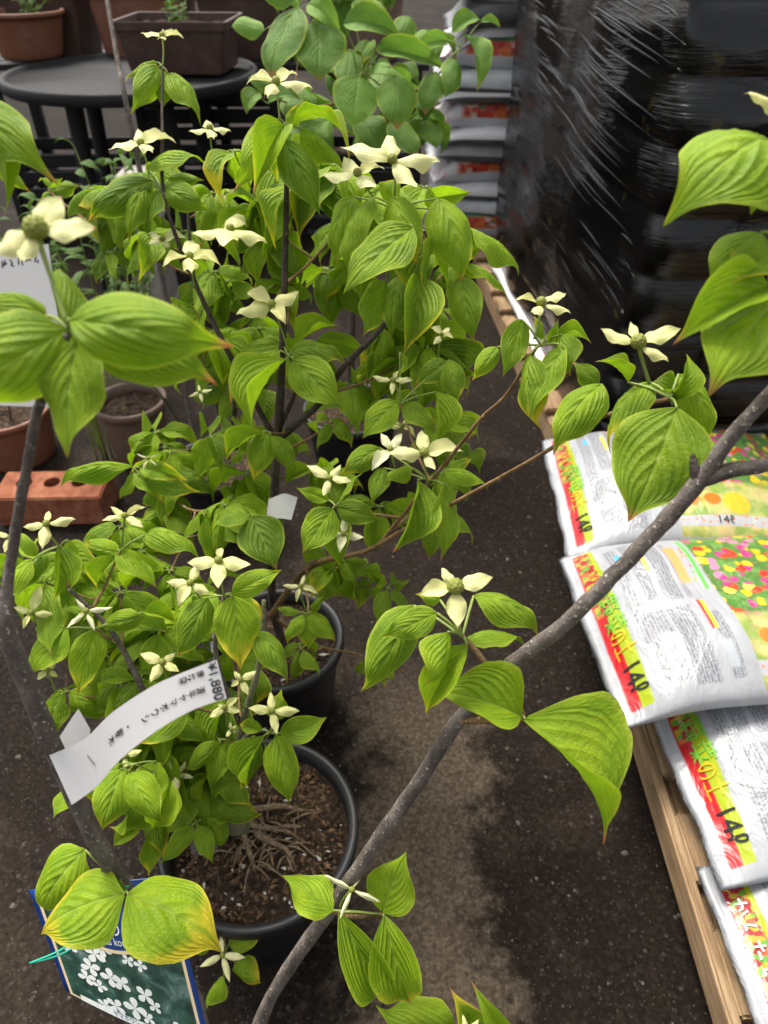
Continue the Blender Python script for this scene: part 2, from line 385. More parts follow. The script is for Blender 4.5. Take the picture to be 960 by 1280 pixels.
def smoothpath(pts, n):
    """Catmull-Rom through pts ((Vector, radius))"""
    out = []
    k = len(pts)
    for i in range(k-1):
        p0 = pts[max(i-1, 0)]; p1 = pts[i]; p2 = pts[i+1]; p3 = pts[min(i+2, k-1)]
        for j in range(n):
            t = j/n; a = []
            for q in range(2):
                a.append(.5*((2*p1[q]) + (p2[q]-p0[q])*t + (2*p0[q]-5*p1[q]+4*p2[q]-p3[q])*t*t + (3*p1[q]-p0[q]-3*p2[q]+p3[q])*t**3))
            out.append((a[0], max(a[1], .0004)))
    out.append(pts[-1]); return out
def tube_geo(path, seg=8, V=None, F=None, lump=0., cap=True):
    V = [] if V is None else V; F = [] if F is None else F
    b0 = len(V); n = len(path); ref = None
    for i, (p, r) in enumerate(path):
        t = (path[min(i+1, n-1)][0]-path[max(i-1, 0)][0])
        t = t.normalized() if t.length > 1e-9 else Vector((0, 0, 1))
        if ref is None: ref = t.orthogonal().normalized()
        ref = (ref - t*ref.dot(t)); ref = ref.normalized() if ref.length > 1e-6 else t.orthogonal().normalized()
        bt = t.cross(ref)
        for j in range(seg):
            a = 2*math.pi*j/seg; rr = r*(1+lump*mnoise.noise(p*90+Vector((j*3.1, 0, 0))))
            V.append(p + (ref*math.cos(a)+bt*math.sin(a))*rr)
    for i in range(n-1):
        for j in range(seg):
            a = b0+i*seg+j; c = b0+i*seg+(j+1) % seg
            F.append((a, c, c+seg, a+seg))
    if cap:
        F.append(tuple(b0+j for j in reversed(range(seg)))); F.append(tuple(b0+(n-1)*seg+j for j in range(seg)))
    return V, F
def tube(name, pts, mat, parent, n=5, seg=8, lump=0.):
    V, F = tube_geo(smoothpath([(Vector(p), r) for p, r in pts], n), seg, lump=lump)
    return obj(name, mesh(name, V, F, mat), parent)
def lathe_geo(prof, seg=48, V=None, F=None):
    V = [] if V is None else V; F = [] if F is None else F; b0 = len(V); n = len(prof)
    for r, z in prof:
        for j in range(seg):
            a = 2*math.pi*j/seg; V.append(Vector((r*math.cos(a), r*math.sin(a), z)))
    for i in range(n-1):
        for j in range(seg):
            a = b0+i*seg+j; c = b0+i*seg+(j+1) % seg; F.append((a, c, c+seg, a+seg))
    return V, F
def box_geo(x0, x1, y0, y1, z0, z1, bev=.003):
    bm = bmesh.new(); bmesh.ops.create_cube(bm, size=1)
    for v in bm.verts: v.co = Vector((x0+(v.co.x+.5)*(x1-x0), y0+(v.co.y+.5)*(y1-y0), z0+(v.co.z+.5)*(z1-z0)))
    if bev: bmesh.ops.bevel(bm, geom=bm.edges[:], offset=bev, segments=2, affect='EDGES')
    V = [v.co.copy() for v in bm.verts]; bm.verts.index_update(); F = [tuple(v.index for v in f.verts) for f in bm.faces]; bm.free(); return V, F
def box(name, dims, mat, parent=None, bev=.003, mat4=None):
    V, F = box_geo(*dims, bev=bev); return obj(name, mesh(name, V, F, mat, smooth=False), parent, mat4)
def text_geo(body, size=1.0, space=1.0, bold=0.):
    cu = bpy.data.curves.new('t', 'FONT'); cu.body = body; cu.size = size; cu.space_line = space; cu.align_x = 'CENTER'; cu.align_y = 'CENTER'; cu.resolution_u = 3; cu.offset = bold*size
    o = bpy.data.objects.new('t', cu); col.objects.link(o); dg = bpy.context.evaluated_depsgraph_get()
    me = o.evaluated_get(dg).to_mesh(); V = [v.co.copy() for v in me.vertices]; F = [tuple(p.vertices) for p in me.polygons]
    bm = bmesh.new(); bm.from_mesh(me); bmesh.ops.triangulate(bm, faces=bm.faces[:])
    for _ in range(3):
        es = [e for e in bm.edges if e.calc_length() > size*.22]
        if not es: break
        bmesh.ops.subdivide_edges(bm, edges=es, cuts=1); bmesh.ops.triangulate(bm, faces=bm.faces[:])
    bm.verts.index_update(); V = [v.co.copy() for v in bm.verts]; F = [tuple(v.index for v in f.verts) for f in bm.faces]; bm.free()
    o.evaluated_get(dg).to_mesh_clear(); bpy.data.objects.remove(o); bpy.data.curves.remove(cu); return V, F

# ------------------------------------------------------------------ ground
def build_ground():
    N = 41; V = []; F = []; g = np.linspace(-1, 1, N); xs = np.sign(g)*np.abs(g)**2.2*60
    for y in xs:
        for x in xs: V.append((x, y+2, 0))
    for j in range(N-1):
        for i in range(N-1): a = j*N+i; F.append((a, a+1, a+N+1, a+N))
    o = obj('ground', mesh('ground', V, F, M['ground'])); tag(o, 'damp dark concrete nursery yard floor with paler dry patches', 'ground', kind='structure')
    del o['category']
    # loose grit
    V = []; F = []
    for k in range(900):
        x = rnd(-.75, .62); y = rnd(.15, 2.6); s = rnd(.0012, .0045)*(1 if random.random() < .9 else 1.8)
        a = rnd(0, 6.3); b0 = len(V)
        for q in range(5):
            t = a+q*1.257; V.append((x+s*math.cos(t)*rnd(.6, 1.3), y+s*math.sin(t)*rnd(.6, 1.3), -.0006))
        V.append((x+rnd(-.3, .3)*s, y+rnd(-.3, .3)*s, s*rnd(.35, .8)))
        for q in range(5): F.append((b0+q, b0+(q+1) % 5, b0+5))
    o = obj('loose_grit', mesh('loose_grit', V, F, simple('grit', (.10, .088, .076), .9, .2, .6, 9), smooth=False)); tag(o, 'scattered loose pale grit lying on the concrete floor', 'grit', kind='stuff')
build_ground()

# ------------------------------------------------------------------ bags, pallets, wrapped pile
def bag_surface(L, W, H, seed, flange=.035, droop=0., pv=2.6):
    """returns f(u,v,top) -> local point; u from the aisle end (x=0) to x=L, v across y"""
    sd = Vector((seed*7.3, seed*3.1, seed))
    def f(u, v, top=1):
        fx = flange/L; a = min(1, max(0, (u-fx)/(1-2*fx))); e = 1-abs(2*a-1)**3.2; g = 1-abs(2*v-1)**pv
        h = H*max(0, e)**.55*max(0, g)**.5
        x = u*L; y = (v-.5)*W*(1-.05*math.sin(math.pi*a))
        nz = mnoise.noise(Vector((x*7, y*7, 0))+sd)*.010 + mnoise.noise(Vector((x*22, y*14, 3))+sd)*.0032
        nz2 = mnoise.noise(Vector((x*9, y*13, 9))+sd)*.012
        lim = min(1, u/fx if fx else 1, (1-u)/fx)
        fl = nz2*.8*max(0, 1-u/(fx*2.2)) if u < .5 else 0.
        bnd = u <= 1e-6 or u >= 1-1e-6 or v <= 1e-6 or v >= 1-1e-6
        if bnd: z = H*.42
        elif top: z = H*.42 + h*.58 + nz*min(1, h/(.35*H))
        else: z = H*.42 - h*.40 + fl*0
        if not bnd and not top and h < 1e-6: z -= .0012
        ov = max(0, (.16-u*L)/.16); z -= droop*ov*ov
        z += fl
        return Vector((x + .006*mnoise.noise(Vector((0, y*16, 5))+sd)*max(0, 1-u/fx), y, z))
    return f
def make_bag(name, label, group, cat, L, W, H, loc, rz, seed, mats, droop=0., flange=.035, nx=44, ny=30, tilt=(0, 0), pv=2.6):
    f = bag_surface(L, W, H, seed, flange, droop, pv)
    V = []; F = []; UV = []; FM = []
    for top in (1, 0):
        b0 = len(V)
        for j in range(ny+1):
            vv = .5-.5*math.cos(math.pi*j/ny)
            vv = .5*vv+.5*j/ny
            for i in range(nx+1):
                uu = i/nx; V.append(f(uu, vv, top)); UV.append((uu, vv))
        for j in range(ny):
            for i in range(nx):
                a = b0+j*(nx+1)+i; q = (a, a+1, a+nx+2, a+nx+1); F.append(q if top else q[::-1]); FM.append(0 if top else 1)
    W4 = Matrix.Translation(loc) @ Matrix.Rotation(rz, 4, 'Z') @ Matrix.Rotation(tilt[0], 4, 'X') @ Matrix.Rotation(tilt[1], 4, 'Y')
    me = mesh(name, V, F, mats, uv=UV, fmat=FM)
    bm = bmesh.new(); bm.from_mesh(me); bmesh.ops.remove_doubles(bm, verts=bm.verts, dist=.0004); bm.to_mesh(me); bm.free()
    o = obj(name, me, None, W4); tag(o, label, cat, group)
    return o, f, W4
def bag_text(bag, f, W4, body, size, u, v, dirx, mat, name='lettering', squash=1.0, off=.0018, L=.56, W=.43):
    """text centre at (u,v); reads along -v (dirx=0) so that its top points to +u"""
    V, F = text_geo(body, size); out = []
    for p in V:
        if dirx == 0: uu = u + p.y*squash/L; vv = v - p.x/W
        else: uu = u + p.x/L; vv = v + p.y*squash/W
        q = f(uu, vv, 1); e = 1e-3
        du = f(uu+e, vv, 1)-q; dv = f(uu, vv+e, 1)-q; n = du.cross(dv).normalized()
        out.append(q+n*off)
    return obj(name, mesh(name, out, F, mat, smooth=False), bag, W4)
M['lt_green'] = simple('green_lettering', (.16, .42, .04), .4, .4, .1); M['lt_orange'] = simple('orange_lettering', (.85, .42, .02), .4, .4, .1)
M['lt_white'] = simple('white_lettering', (.82, .8, .8), .4, .4, .05)

def near_bags():
    spec = [  # label, x, y, z, rz, seed, droop, tilt
        ('white printed soil bag lying against the black wrapped pile', .400, 1.335, .215, R(-2), 1, .018, (R(1), R(-2))),
        ('white printed soil bag with fully visible front strip, topmost on the pallet', .386, .905, .232, R(3.0), 2, .040, (R(-1.5), R(-1))),
        ('white printed soil bag tucked beneath the topmost bag', .488, .675, .156, R(4), 3, .018, (R(0), R(0))),
        ('white printed soil bag with yellow badge, lying directly on the bare end of the pallet', .497, .292, .122, R(2), 4, .006, (R(-2.5), R(0))),
        ('white soil bag almost hidden beneath the bag by the wrapped pile', .445, 1.22, .116, R(-3), 5, .006, (0, 0)),
    ]
    for i, (lb, x, y, z, rz, sd, dr, tl) in enumerate(spec):
        o, f, W4 = make_bag('soil_bag', lb, 'white printed soil bags on the near pallet', 'soil bag', .56, .43, .095, (x, y, z), rz, sd, [M['bag'], M['bag_under']], dr, tilt=tl)
        if i == 4: continue
        if i == 3:
            bag_text(o, f, W4, 'かんたん', .030, .062, .74, 0, M['lt_white'], squash=1.0)
            bag_text(o, f, W4, '花', .03, .092, .30, 0, M['lt_orange'])
        else:
            bag_text(o, f, W4, '野菜', .044, .080, .53, 0, M['lt_green'], squash=.85)
            bag_text(o, f, W4, 'の', .030, .078, .405, 0, M['lt_orange'], squash=.95)
            bag_text(o, f, W4, '土', .036, .083, .335, 0, M['lt_orange'], squash=.95)
            bag_text(o, f, W4, '14ℓ', .044, .078, .195, 0, M['ink'], squash=.9)
        bag_text(o, f, W4, '14ℓ', .026, .60, .11, 1, M['ink'])
    # pallet
    p = empty('wooden_pallet', (.5, .72, 0), 'weathered wooden pallet under the white soil bags', 'pallet')
    X0, X1, Y0, Y1 = .50, 1.60, -.05, 1.52
    for k, x in enumerate((X0, X0+.50, X1-.09)):
        box('stringer', (x+.004, x+.09, Y0, Y1, .002, .098), M['wood'], p, .006)
    n = 9
    for k in range(n):
        y = Y0+(Y1-Y0-.115)*k/(n-1)
        box('deck_board', (X0-.004, X1+.003, y, y+.115, .0985, .120), M['wood'], p, .004)
    # side rail lies along the deck ends
    box('edge_board', (X0-.022, X0-.0045, Y0, Y1, .055, .119), M['wood'], p, .004)
near_bags()

def wrapped_pile():
    RZ = Matrix.Translation((.53, 2.4, 0)) @ Matrix.Rotation(R(4.2), 4, 'Z') @ Matrix.Translation((-.53, -2.4, 0))
    root = empty('wrapped_pile', (1.15, 2.45, 0), 'tall pile of bags wrapped tightly in glossy black stretch film', 'wrapped pile')
    X0, X1, Y0, Y1, Z0, Z1, rc = .53, 1.75, 1.60, 3.22, .115, 1.62, .09
    per = []
    def arc(cx, cy, a0):
        for k in range(14): a = a0+k*math.pi/2/13; per.append((cx+rc*math.cos(a), cy+rc*math.sin(a), math.cos(a), math.sin(a)))
    def side(p, q, nrm, n):
        for k in range(1, n): t = k/n; per.append((p[0]+(q[0]-p[0])*t, p[1]+(q[1]-p[1])*t, *nrm))
    arc(X0+rc, Y0+rc, math.pi); side((X0+rc, Y0), (X1-rc, Y0), (0, -1), 110)
    arc(X1-rc, Y0+rc, -math.pi/2); side((X1, Y0+rc), (X1, Y1-rc), (1, 0), 40)
    arc(X1-rc, Y1-rc, 0); side((X1-rc, Y1), (X0+rc, Y1), (0, 1), 40)
    arc(X0+rc, Y1-rc, math.pi/2); side((X0, Y1-rc), (X0, Y0+rc), (-1, 0), 150)
    n = len(per); nz = 150; V = []; F = []
    lay = .132
    def surf(x, y, nx, ny, z):
        li = int((z-Z0)/lay); fr = (z-Z0)/lay-li; s = x*.9+y
        amp = .022*(1+.5*mnoise.noise(Vector((s*2.5, li*3.7, 0))))*max(.22, min(1, -ny*1.4))
        d = amp*(max(0, math.sin(math.pi*fr))**.55) - amp*.5
        ph = s*2.2+li*.5; d -= .020*math.exp(-((ph-round(ph))/.05)**2)*(1 if ny < -.3 else 0)
        d += .030*mnoise.noise(Vector((x*2.1, y*2.1, z*2.6))) + .003*mnoise.noise(Vector((x*2.5, y*2.5, z*20+4)))
        lean = .55*max(0, z-.93)**1.3*max(0, -ny)
        return Vector((x+nx*d, y+ny*d+lean, z))
    for k in range(nz+1):
        z = Z0+(Z1-Z0)*k/nz
        for (x, y, nx, ny) in per: V.append(surf(x, y, nx, ny, z))
    for k in range(nz):
        for i in range(n): a = k*n+i; c = k*n+(i+1) % n; F.append((a, c, c+n, a+n))
    V.append(((X0+X1)/2, (Y0+Y1)/2, Z1+.04)); F += [(nz*n+i, nz*n+(i+1) % n, len(V)-1) for i in range(n)]
    obj('stretch_film', mesh('stretch_film', V, F, M['wrap']), root, RZ)
    # stretched creases of the film, near level, in bundles
    random.seed(17); VC = []; FC = []
    def crease(side_, a0, a1, z0, z1, r):
        pts = []
        for k in range(17):
            t = k/16; a_ = a0+(a1-a0)*t; z = z0+(z1-z0)*t+.004*math.sin(t*3.1)
            if not Z0+.01 < z < Z1-.01: continue
            q = surf(X0, a_, -1, 0, z) if side_ else surf(a_, Y0, 0, -1, z)
            pts.append((q+(Vector((.5*r, 0, 0)) if side_ else Vector((0, .5*r, 0))), r*(math.sin(math.pi*(.04+.92*t))**.7)))
        if len(pts) > 3: tube_geo(pts, 6, VC, FC)
    for (yc, zc, n_, sp, ln) in ((2.05, 1.00, 26, .10, .55), (2.15, .78, 26, .12, .6), (1.85, .62, 16, .10, .35), (2.65, .90, 18, .12, .5), (1.9, 1.15, 16, .06, .35), (2.6, .55, 12, .12, .4), (2.2, .42, 10, .10, .5), (2.9, 1.1, 12, .1, .35), (2.4, 1.3, 14, .1, .6)):
        for k in range(n_):
            y = yc+rnd(-.16, .16); z = zc+rnd(-sp, sp); l = ln*rnd(.3, 1.1)
            crease(1, max(Y0+.06, y-l/2), min(Y1-.12, y+l/2), z-.02*l+rnd(-.004, .004), z+.06*l+rnd(-.006, .006), rnd(.0012, .0038))
    for (xc, zc, n_, sp, ln, fan) in ((.72, 1.06, 22, .05, .30, .5), (.80, .92, 16, .06, .35, .3), (.78, .70, 10, .05, .3, .3), (.95, 1.12, 12, .05, .3, .2), (.75, .48, 8, .05, .3, .2)):
        for k in range(n_):
            dz = rnd(-sp, sp); x = xc+rnd(-.08, .08); l = ln*rnd(.4, 1.1); crease(0, max(X0+.05, x-l/2), x+l/2, zc+dz*.6, zc+dz*(1.6+fan*2), rnd(.0006, .002))
    obj('film_creases', mesh('film_creases', VC, FC, M['wrap']), root, RZ)['kind'] = 'stuff'
    p = empty('wooden_pallet', (1.1, 2.45, 0), 'wooden pallet carrying the black wrapped pile', 'pallet')
    for x in (.475, 1.05, 1.62): box('stringer', (x, x+.09, 1.56, 3.3, .002, .085), M['wood'], p, .005, RZ)
    for k in range(10):
        y = 1.56+k*.181; box('deck_board', (.468, 1.72, y, y+.11, .0855, .106), M['wood'], p, .004, RZ)
    o, f, W4 = make_bag('soil_bag', 'flattened white and red bag poking out under the black film', None, 'soil bag', 1.0, .30, .045, (.672, 2.1, .107), R(94), 77, [M['bag_pic'], M['bag_under']], nx=40, ny=16)
    return root
wrapped_pile()

def far_stack():
    z = .105; rows = ['pic', 'silver', 'white', 'pic', 'silver', 'white', 'pic', 'white', 'silver', 'pic', 'white', 'grey', 'pic', 'silver', 'grey']
    names = {'pic': 'red and green printed', 'silver': 'silver grey', 'white': 'white edged', 'grey': 'charcoal grey'}
    order = ['first', 'second', 'third', 'fourth', 'fifth', 'sixth', 'seventh', 'eighth', 'ninth', 'tenth', 'eleventh', 'twelfth', 'thirteenth', 'fourteenth', 'topmost']
    p = empty('wooden_pallet', (.7, 3.7, 0), 'wooden pallet under the stack of red printed bags', 'pallet')
    for x in (.16, .60, 1.04): box('stringer', (x, x+.08, 3.36, 4.1, .002, .085), M['wood'], p, .005)
    for k in range(6): box('deck_board', (.15, 1.13, 3.36+k*.13, 3.36+k*.13+.10, .0855, .106), M['wood'], p, .004)
    for i, k in enumerate(rows):
        h = {'pic': .125, 'silver': .085, 'white': .065, 'grey': .09}[k]
        mats = {'pic': [M['bag_pic'], M['bag_silver']], 'silver': [M['bag_silver'], M['bag_grey']], 'white': [M['bag_white'], M['bag_grey']], 'grey': [M['bag_grey'], M['bag_grey']]}[k]
        make_bag('soil_bag', '%s bag, %s from the pallet in the stack behind the wrapped pile' % (names[k], order[i]), 'bags stacked beyond the wrapped pile', 'soil bag', .62, .42, h*1.18,
                 (.19+rnd(-.045, .035)+.006*i, 3.60+rnd(-.03, .03), z), rnd(-.14, .14), 20+i, mats, rnd(0, .05), .04, nx=34, ny=30, tilt=(rnd(-.05, .05), rnd(-.05, .05)), pv=9)
        z += h*.80+rnd(-.004, .006)
far_stack()

# ------------------------------------------------------------------ pots, table and things around the yard
def pot(name, label, cat, group, c, r_top, r_bot, h, mat, soil=None, z0=0., rim=.010, seg=56, parts=True, soil_drop=.03):
    root = empty(name, (c[0], c[1], z0), label, cat, group); T = Matrix.Translation((c[0], c[1], z0))
    t = .003
    prof = [(0, .001), (r_bot-.004, .001), (r_bot, .006)]
    for k in range(1, 8): q = k/8; prof.append((r_bot+(r_top-.004-r_bot)*q, h*.9*q))
    prof += [(r_top-.004, h*.895), (r_top+rim*.45, h*.90), (r_top+rim*.6, h*.91), (r_top+rim*.6, h*.985), (r_top+rim*.3, h), (r_top-.002, h*.995)]
    for k in range(6): q = 1-k/5*.55; prof.append((r_bot+(r_top-.008-r_bot)*q, h*.985*q))
    V, F = lathe_geo(prof, seg); obj('pot_wall', mesh('pot_wall', V, F, mat), root, T)
    if soil:
        rs = r_bot+(r_top-.008-r_bot)*((h-soil_drop)/h)*1.0; zs = h-soil_drop
        V = [Vector((0, 0, zs+.008))]; F = []; rings = 10
        for k in range(1, rings+1):
            for j in range(seg):
                a = 2*math.pi*j/seg; rr = rs*k/rings*1.006; x, y = rr*math.cos(a), rr*math.sin(a)
                V.append(Vector((x, y, zs+.008*(1-(k/rings)**2)+.007*mnoise.noise(Vector((x*38+c[0]*50, y*38, 1)))+.003*mnoise.noise(Vector((x*120, y*120, 7))))))
        for j in range(seg): F.append((0, 1+j, 1+(j+1) % seg))
        for k in range(rings-1):
            for j in range(seg): a = 1+k*seg+j; b_ = 1+k*seg+(j+1) % seg; F.append((a, b_, b_+seg, a+seg)[::1])
        s = obj('soil', mesh('soil', V, F, soil), root, T)
    return root, T
potA = Vector((-.190, .530)); potB = Vector((-.205, .905)); potC = Vector((-.43, 1.50)); potN = Vector((-.175, .085)); potS = Vector((-.09, 1.72))
G_POT = 'black nursery pots holding the flowering trees'
rA, TA = pot('plant_pot', 'black plastic pot with exposed roots and brown soil standing on the concrete', 'plant pot', G_POT, potA, .145, .112, .235, M['black_pot'], M['soil'])
rB, TB = pot('plant_pot', 'black plastic pot right behind the pot with exposed roots', 'plant pot', G_POT, potB, .122, .095, .23, M['black_pot'], M['soil'])
rC, TC = pot('plant_pot', 'black plastic pot in the shade behind the leaves, second behind the exposed roots', 'plant pot', G_POT, potC, .115, .09, .21, M['black_pot'], M['soil'])
rN, TN = pot('plant_pot', 'black plastic pot holding the tree with the white price tag', 'plant pot', G_POT, potN, .125, .10, .22, M['black_pot'], M['soil'])
rS, TS = pot('plant_pot', 'black plastic pot of the pale green shrub, behind the tallest dark stem', 'plant pot', G_POT, potS, .13, .10, .24, M['black_pot'], M['soil'])

def crumbs(root, T, R_, z, n, seed, mats):
    random.seed(seed); V = []; F = []; FM = []
    for k in range(n):
        a = rnd(0, 6.3); r = R_*math.sqrt(random.random()); x, y = r*math.cos(a), r*math.sin(a); s = rnd(.0015, .005); b0 = len(V); m = 1 if random.random() < .06 else 0
        zz = z+.006*(1-(r/R_)**2)
        ax = Vector((rnd(-1, 1), rnd(-1, 1), rnd(-1, 1))).normalized()
        q = Matrix.Rotation(rnd(0, 6), 3, ax)
        el = (rnd(.6, 2.6), rnd(.5, 1), rnd(.4, .9))
        for p in ((1, 0, 0), (-1, 0, 0), (0, 1, 0), (0, -1, 0), (0, 0, 1), (0, 0, -1)):
            V.append(Vector((x, y, zz)) + q @ Vector((p[0]*el[0], p[1]*el[1], p[2]*el[2]))*s*rnd(.8, 1.2))
        for t in ((0, 2, 4), (2, 1, 4), (1, 3, 4), (3, 0, 4), (2, 0, 5), (1, 2, 5), (3, 1, 5), (0, 3, 5)): F.append(tuple(b0+i for i in t)); FM.append(m)
    o = obj('soil_crumbs', mesh('soil_crumbs', V, F, mats, smooth=False, fmat=FM), root, T); o['kind'] = 'stuff'
crumbs(rA, TA, .125, .207, 1100, 3, [M['crumb'], M['perlite']]); crumbs(rB, TB, .11, .202, 300, 4, [M['crumb'], M['perlite']])
# woody surface roots in the open pot
random.seed(12)
zr = .212
for pts in ([(-.035, .02, .02), (.0, .004, .006), (.05, .010, .0), (.09, .008, -.010)], [(-.035, .015, .015), (-.012, -.03, .004), (.0, -.06, -.003), (.006, -.085, -.012)],
            [(-.02, .03, .012), (.03, .04, .005), (.075, .035, -.008)], [(-.05, .02, .012), (-.085, .0, -.004), (-.11, -.01, -.014)],
            [(-.005, -.005, .008), (.022, -.02, .012), (.045, -.03, .006), (.06, -.055, -.008)]):
    tube('surface_root', [(Vector((potA.x+x, potA.y+y, zr+z)), .0055*(1-.2*i)) for i, (x, y, z) in enumerate(pts)], M['root'], rA, 5, 7, .35)
for k in range(60):
    a = rnd(0, 6.3); x, y = .012+rnd(-.05, .05), -.015+rnd(-.045, .045); l = rnd(.02, .05)
    tube('fine_root', [(Vector((potA.x+x, potA.y+y, zr+.001)), .0016), (Vector((potA.x+x+l*.5*math.cos(a), potA.y+y+l*.5*math.sin(a), zr+rnd(.004, .013))), .0015), (Vector((potA.x+x+l*math.cos(a), potA.y+y+l*math.sin(a), zr-.002)), .001)], M['root'], rA, 3, 5)

# brown pots by the brick
c1 = PZ(166, 585, 0); c2 = PZ(22, 590, 0)
p1, T1 = pot('plant_pot', 'tall taupe brown pot standing behind the perforated brick', 'plant pot', 'brown pots along the yard edge', (c1.x+.015, c1.y+.07), .100, .078, .20, M['brown_pot'], M['soil'])
p2, T2 = pot('plant_pot', 'wide reddish brown pot with the handwritten white sign', 'plant pot', 'brown pots along the yard edge', (c2.x-.02, c2.y+.09), .125, .10, .17, M['terracotta'], M['soil'])

def brick():
    bm = bmesh.new(); L, D, H = .29, .125, .095
    outer = [bm.verts.new((x, y, 0)) for x, y in ((-L/2, -D/2), (L/2, -D/2), (L/2, D/2), (-L/2, D/2))]
    edges = [bm.edges.new((outer[i], outer[(i+1) % 4])) for i in range(4)]
    for cx in (-.078, -.003, .072):
        r = [bm.verts.new((cx+.022*math.cos(a*math.pi/10), .008+.022*math.sin(a*math.pi/10), 0)) for a in range(20)]
        edges += [bm.edges.new((r[i], r[(i+1) % 20])) for i in range(20)]
    bmesh.ops.triangle_fill(bm, use_beauty=True, use_dissolve=False, edges=edges)
    ret = bmesh.ops.extrude_face_region(bm, geom=bm.faces[:])
    for v in ret['geom']:
        if isinstance(v, bmesh.types.BMVert): v.co.z = H
    bmesh.ops.recalc_face_normals(bm, faces=bm.faces[:])
    es = [e for e in bm.edges if len(e.link_faces) == 2 and e.calc_face_angle(0) > .9 and e.calc_length() > .03]
    bmesh.ops.bevel(bm, geom=es, offset=.004, segments=2, affect='EDGES')
    me = bpy.data.meshes.new('perforated_brick'); bm.to_mesh(me); bm.free(); me.materials.append(M['brick'])
    c = PZ(66, 650, 0.0)
    o = obj('perforated_brick', me, None, Matrix.Translation((c.x+.012, c.y+.04, 0.0)) @ Matrix.Rotation(R(1.5), 4, 'Z'))
    tag(o, 'orange red brick with three round holes lying on the ground', 'brick')
brick()

def sign():
    # handwritten card on a stick in the reddish pot
    root = empty('plant_sign', (c2.x-.02, c2.y+.09, .15), 'white handwritten sign card on a stick in the reddish brown pot', 'sign')
    A, B = P(-70, 322, 1.62), P(60, 305, 1.62); D_, C_ = P(-55, 505, 1.70), P(88, 510, 1.70)
    n = (B-A).cross(D_-A).normalized()
    if n.dot(CAM-A) < 0: n = -n
    V = [A, B, C_, D_]; V += [p-n*.003 for p in V]
    F = [(0, 1, 2, 3), (7, 6, 5, 4), (0, 4, 5, 1), (1, 5, 6, 2), (2, 6, 7, 3), (3, 7, 4, 0)]
    card = obj('card', mesh('card', V, F, M['paper'], smooth=False), root)
    base = Vector((c2.x-.02, c2.y+.09, .15)); mid = (A+B+C_+D_)/4-n*.006
    tube('stick', [(base-UP*.05, .004), ((base+mid)/2, .004), (mid, .004)], M['brown_pot'], root, 3, 6)
    random.seed(31)
    def pt(a, b_): return A+(B-A)*a+(D_-A)*b_+n*.0012
    for row, (y0, hh, mat) in enumerate(((.09, .06, 'ink'), (.20, .06, 'ink'))):
        V = []; F = []
        for k in range(11):
            x = .10+k*.078
            for s in range(3):
                pa = pt(x+rnd(-.02, .025), y0+rnd(-.03, .03)); pb = pt(x+rnd(-.02, .04), y0+rnd(-.03, .03)); w_ = .0016; dirv = (pb-pa).normalized().cross(n)*w_
                b0 = len(V); V += [pa-dirv, pa+dirv, pb+dirv, pb-dirv]; F.append((b0, b0+1, b0+2, b0+3))
        obj('handwriting', mesh('handwriting', V, F, M[mat], smooth=False), card)
    V = []; F = []
    for (x0, y0, x1, y1) in ((.98, .30, .88, .45), (.90, .40, .97, .50), (.97, .50, .90, .60), (.15, .35, .8, .37)):
        pa, pb = pt(x0, y0), pt(x1, y1); dirv = (pb-pa).normalized().cross(n)*.003; b0 = len(V); V += [pa-dirv, pa+dirv, pb+dirv, pb-dirv]; F.append((b0, b0+1, b0+2, b0+3))
    obj('red_stroke', mesh('red_stroke', V, F, M['red_ink'], smooth=False), card)
sign()

def table():
    zt = .80; c = PZ(165, 88, zt)
    root = empty('garden_table', (c.x, c.y, 0), 'round black plastic table holding brown planters', 'table')
    T = Matrix.Translation((c.x, c.y, 0)); Rr = .50
    V, F = lathe_geo([(0, zt-.012), (Rr-.03, zt-.012), (Rr-.028, zt), (Rr-.006, zt+.002), (Rr, zt-.004), (Rr, zt-.038), (Rr-.006, zt-.042), (Rr-.012, zt-.03), (0, zt-.025)], 72)
    obj('table_top', mesh('table_top', V, F, M['table']), root, T)
    for a in (55, 145, 235, 305):
        x, y = .30*math.cos(R(a)), .30*math.sin(R(a))
        pth = [(Vector((c.x+x, c.y+y, zt-.03)), .036), (Vector((c.x+x*1.08, c.y+y*1.08, .4)), .03), (Vector((c.x+x*1.18, c.y+y*1.18, .0)), .026)]
        tube('leg', pth, M['table'], root, 4, 10)
    return c, zt
tc, zt = table()
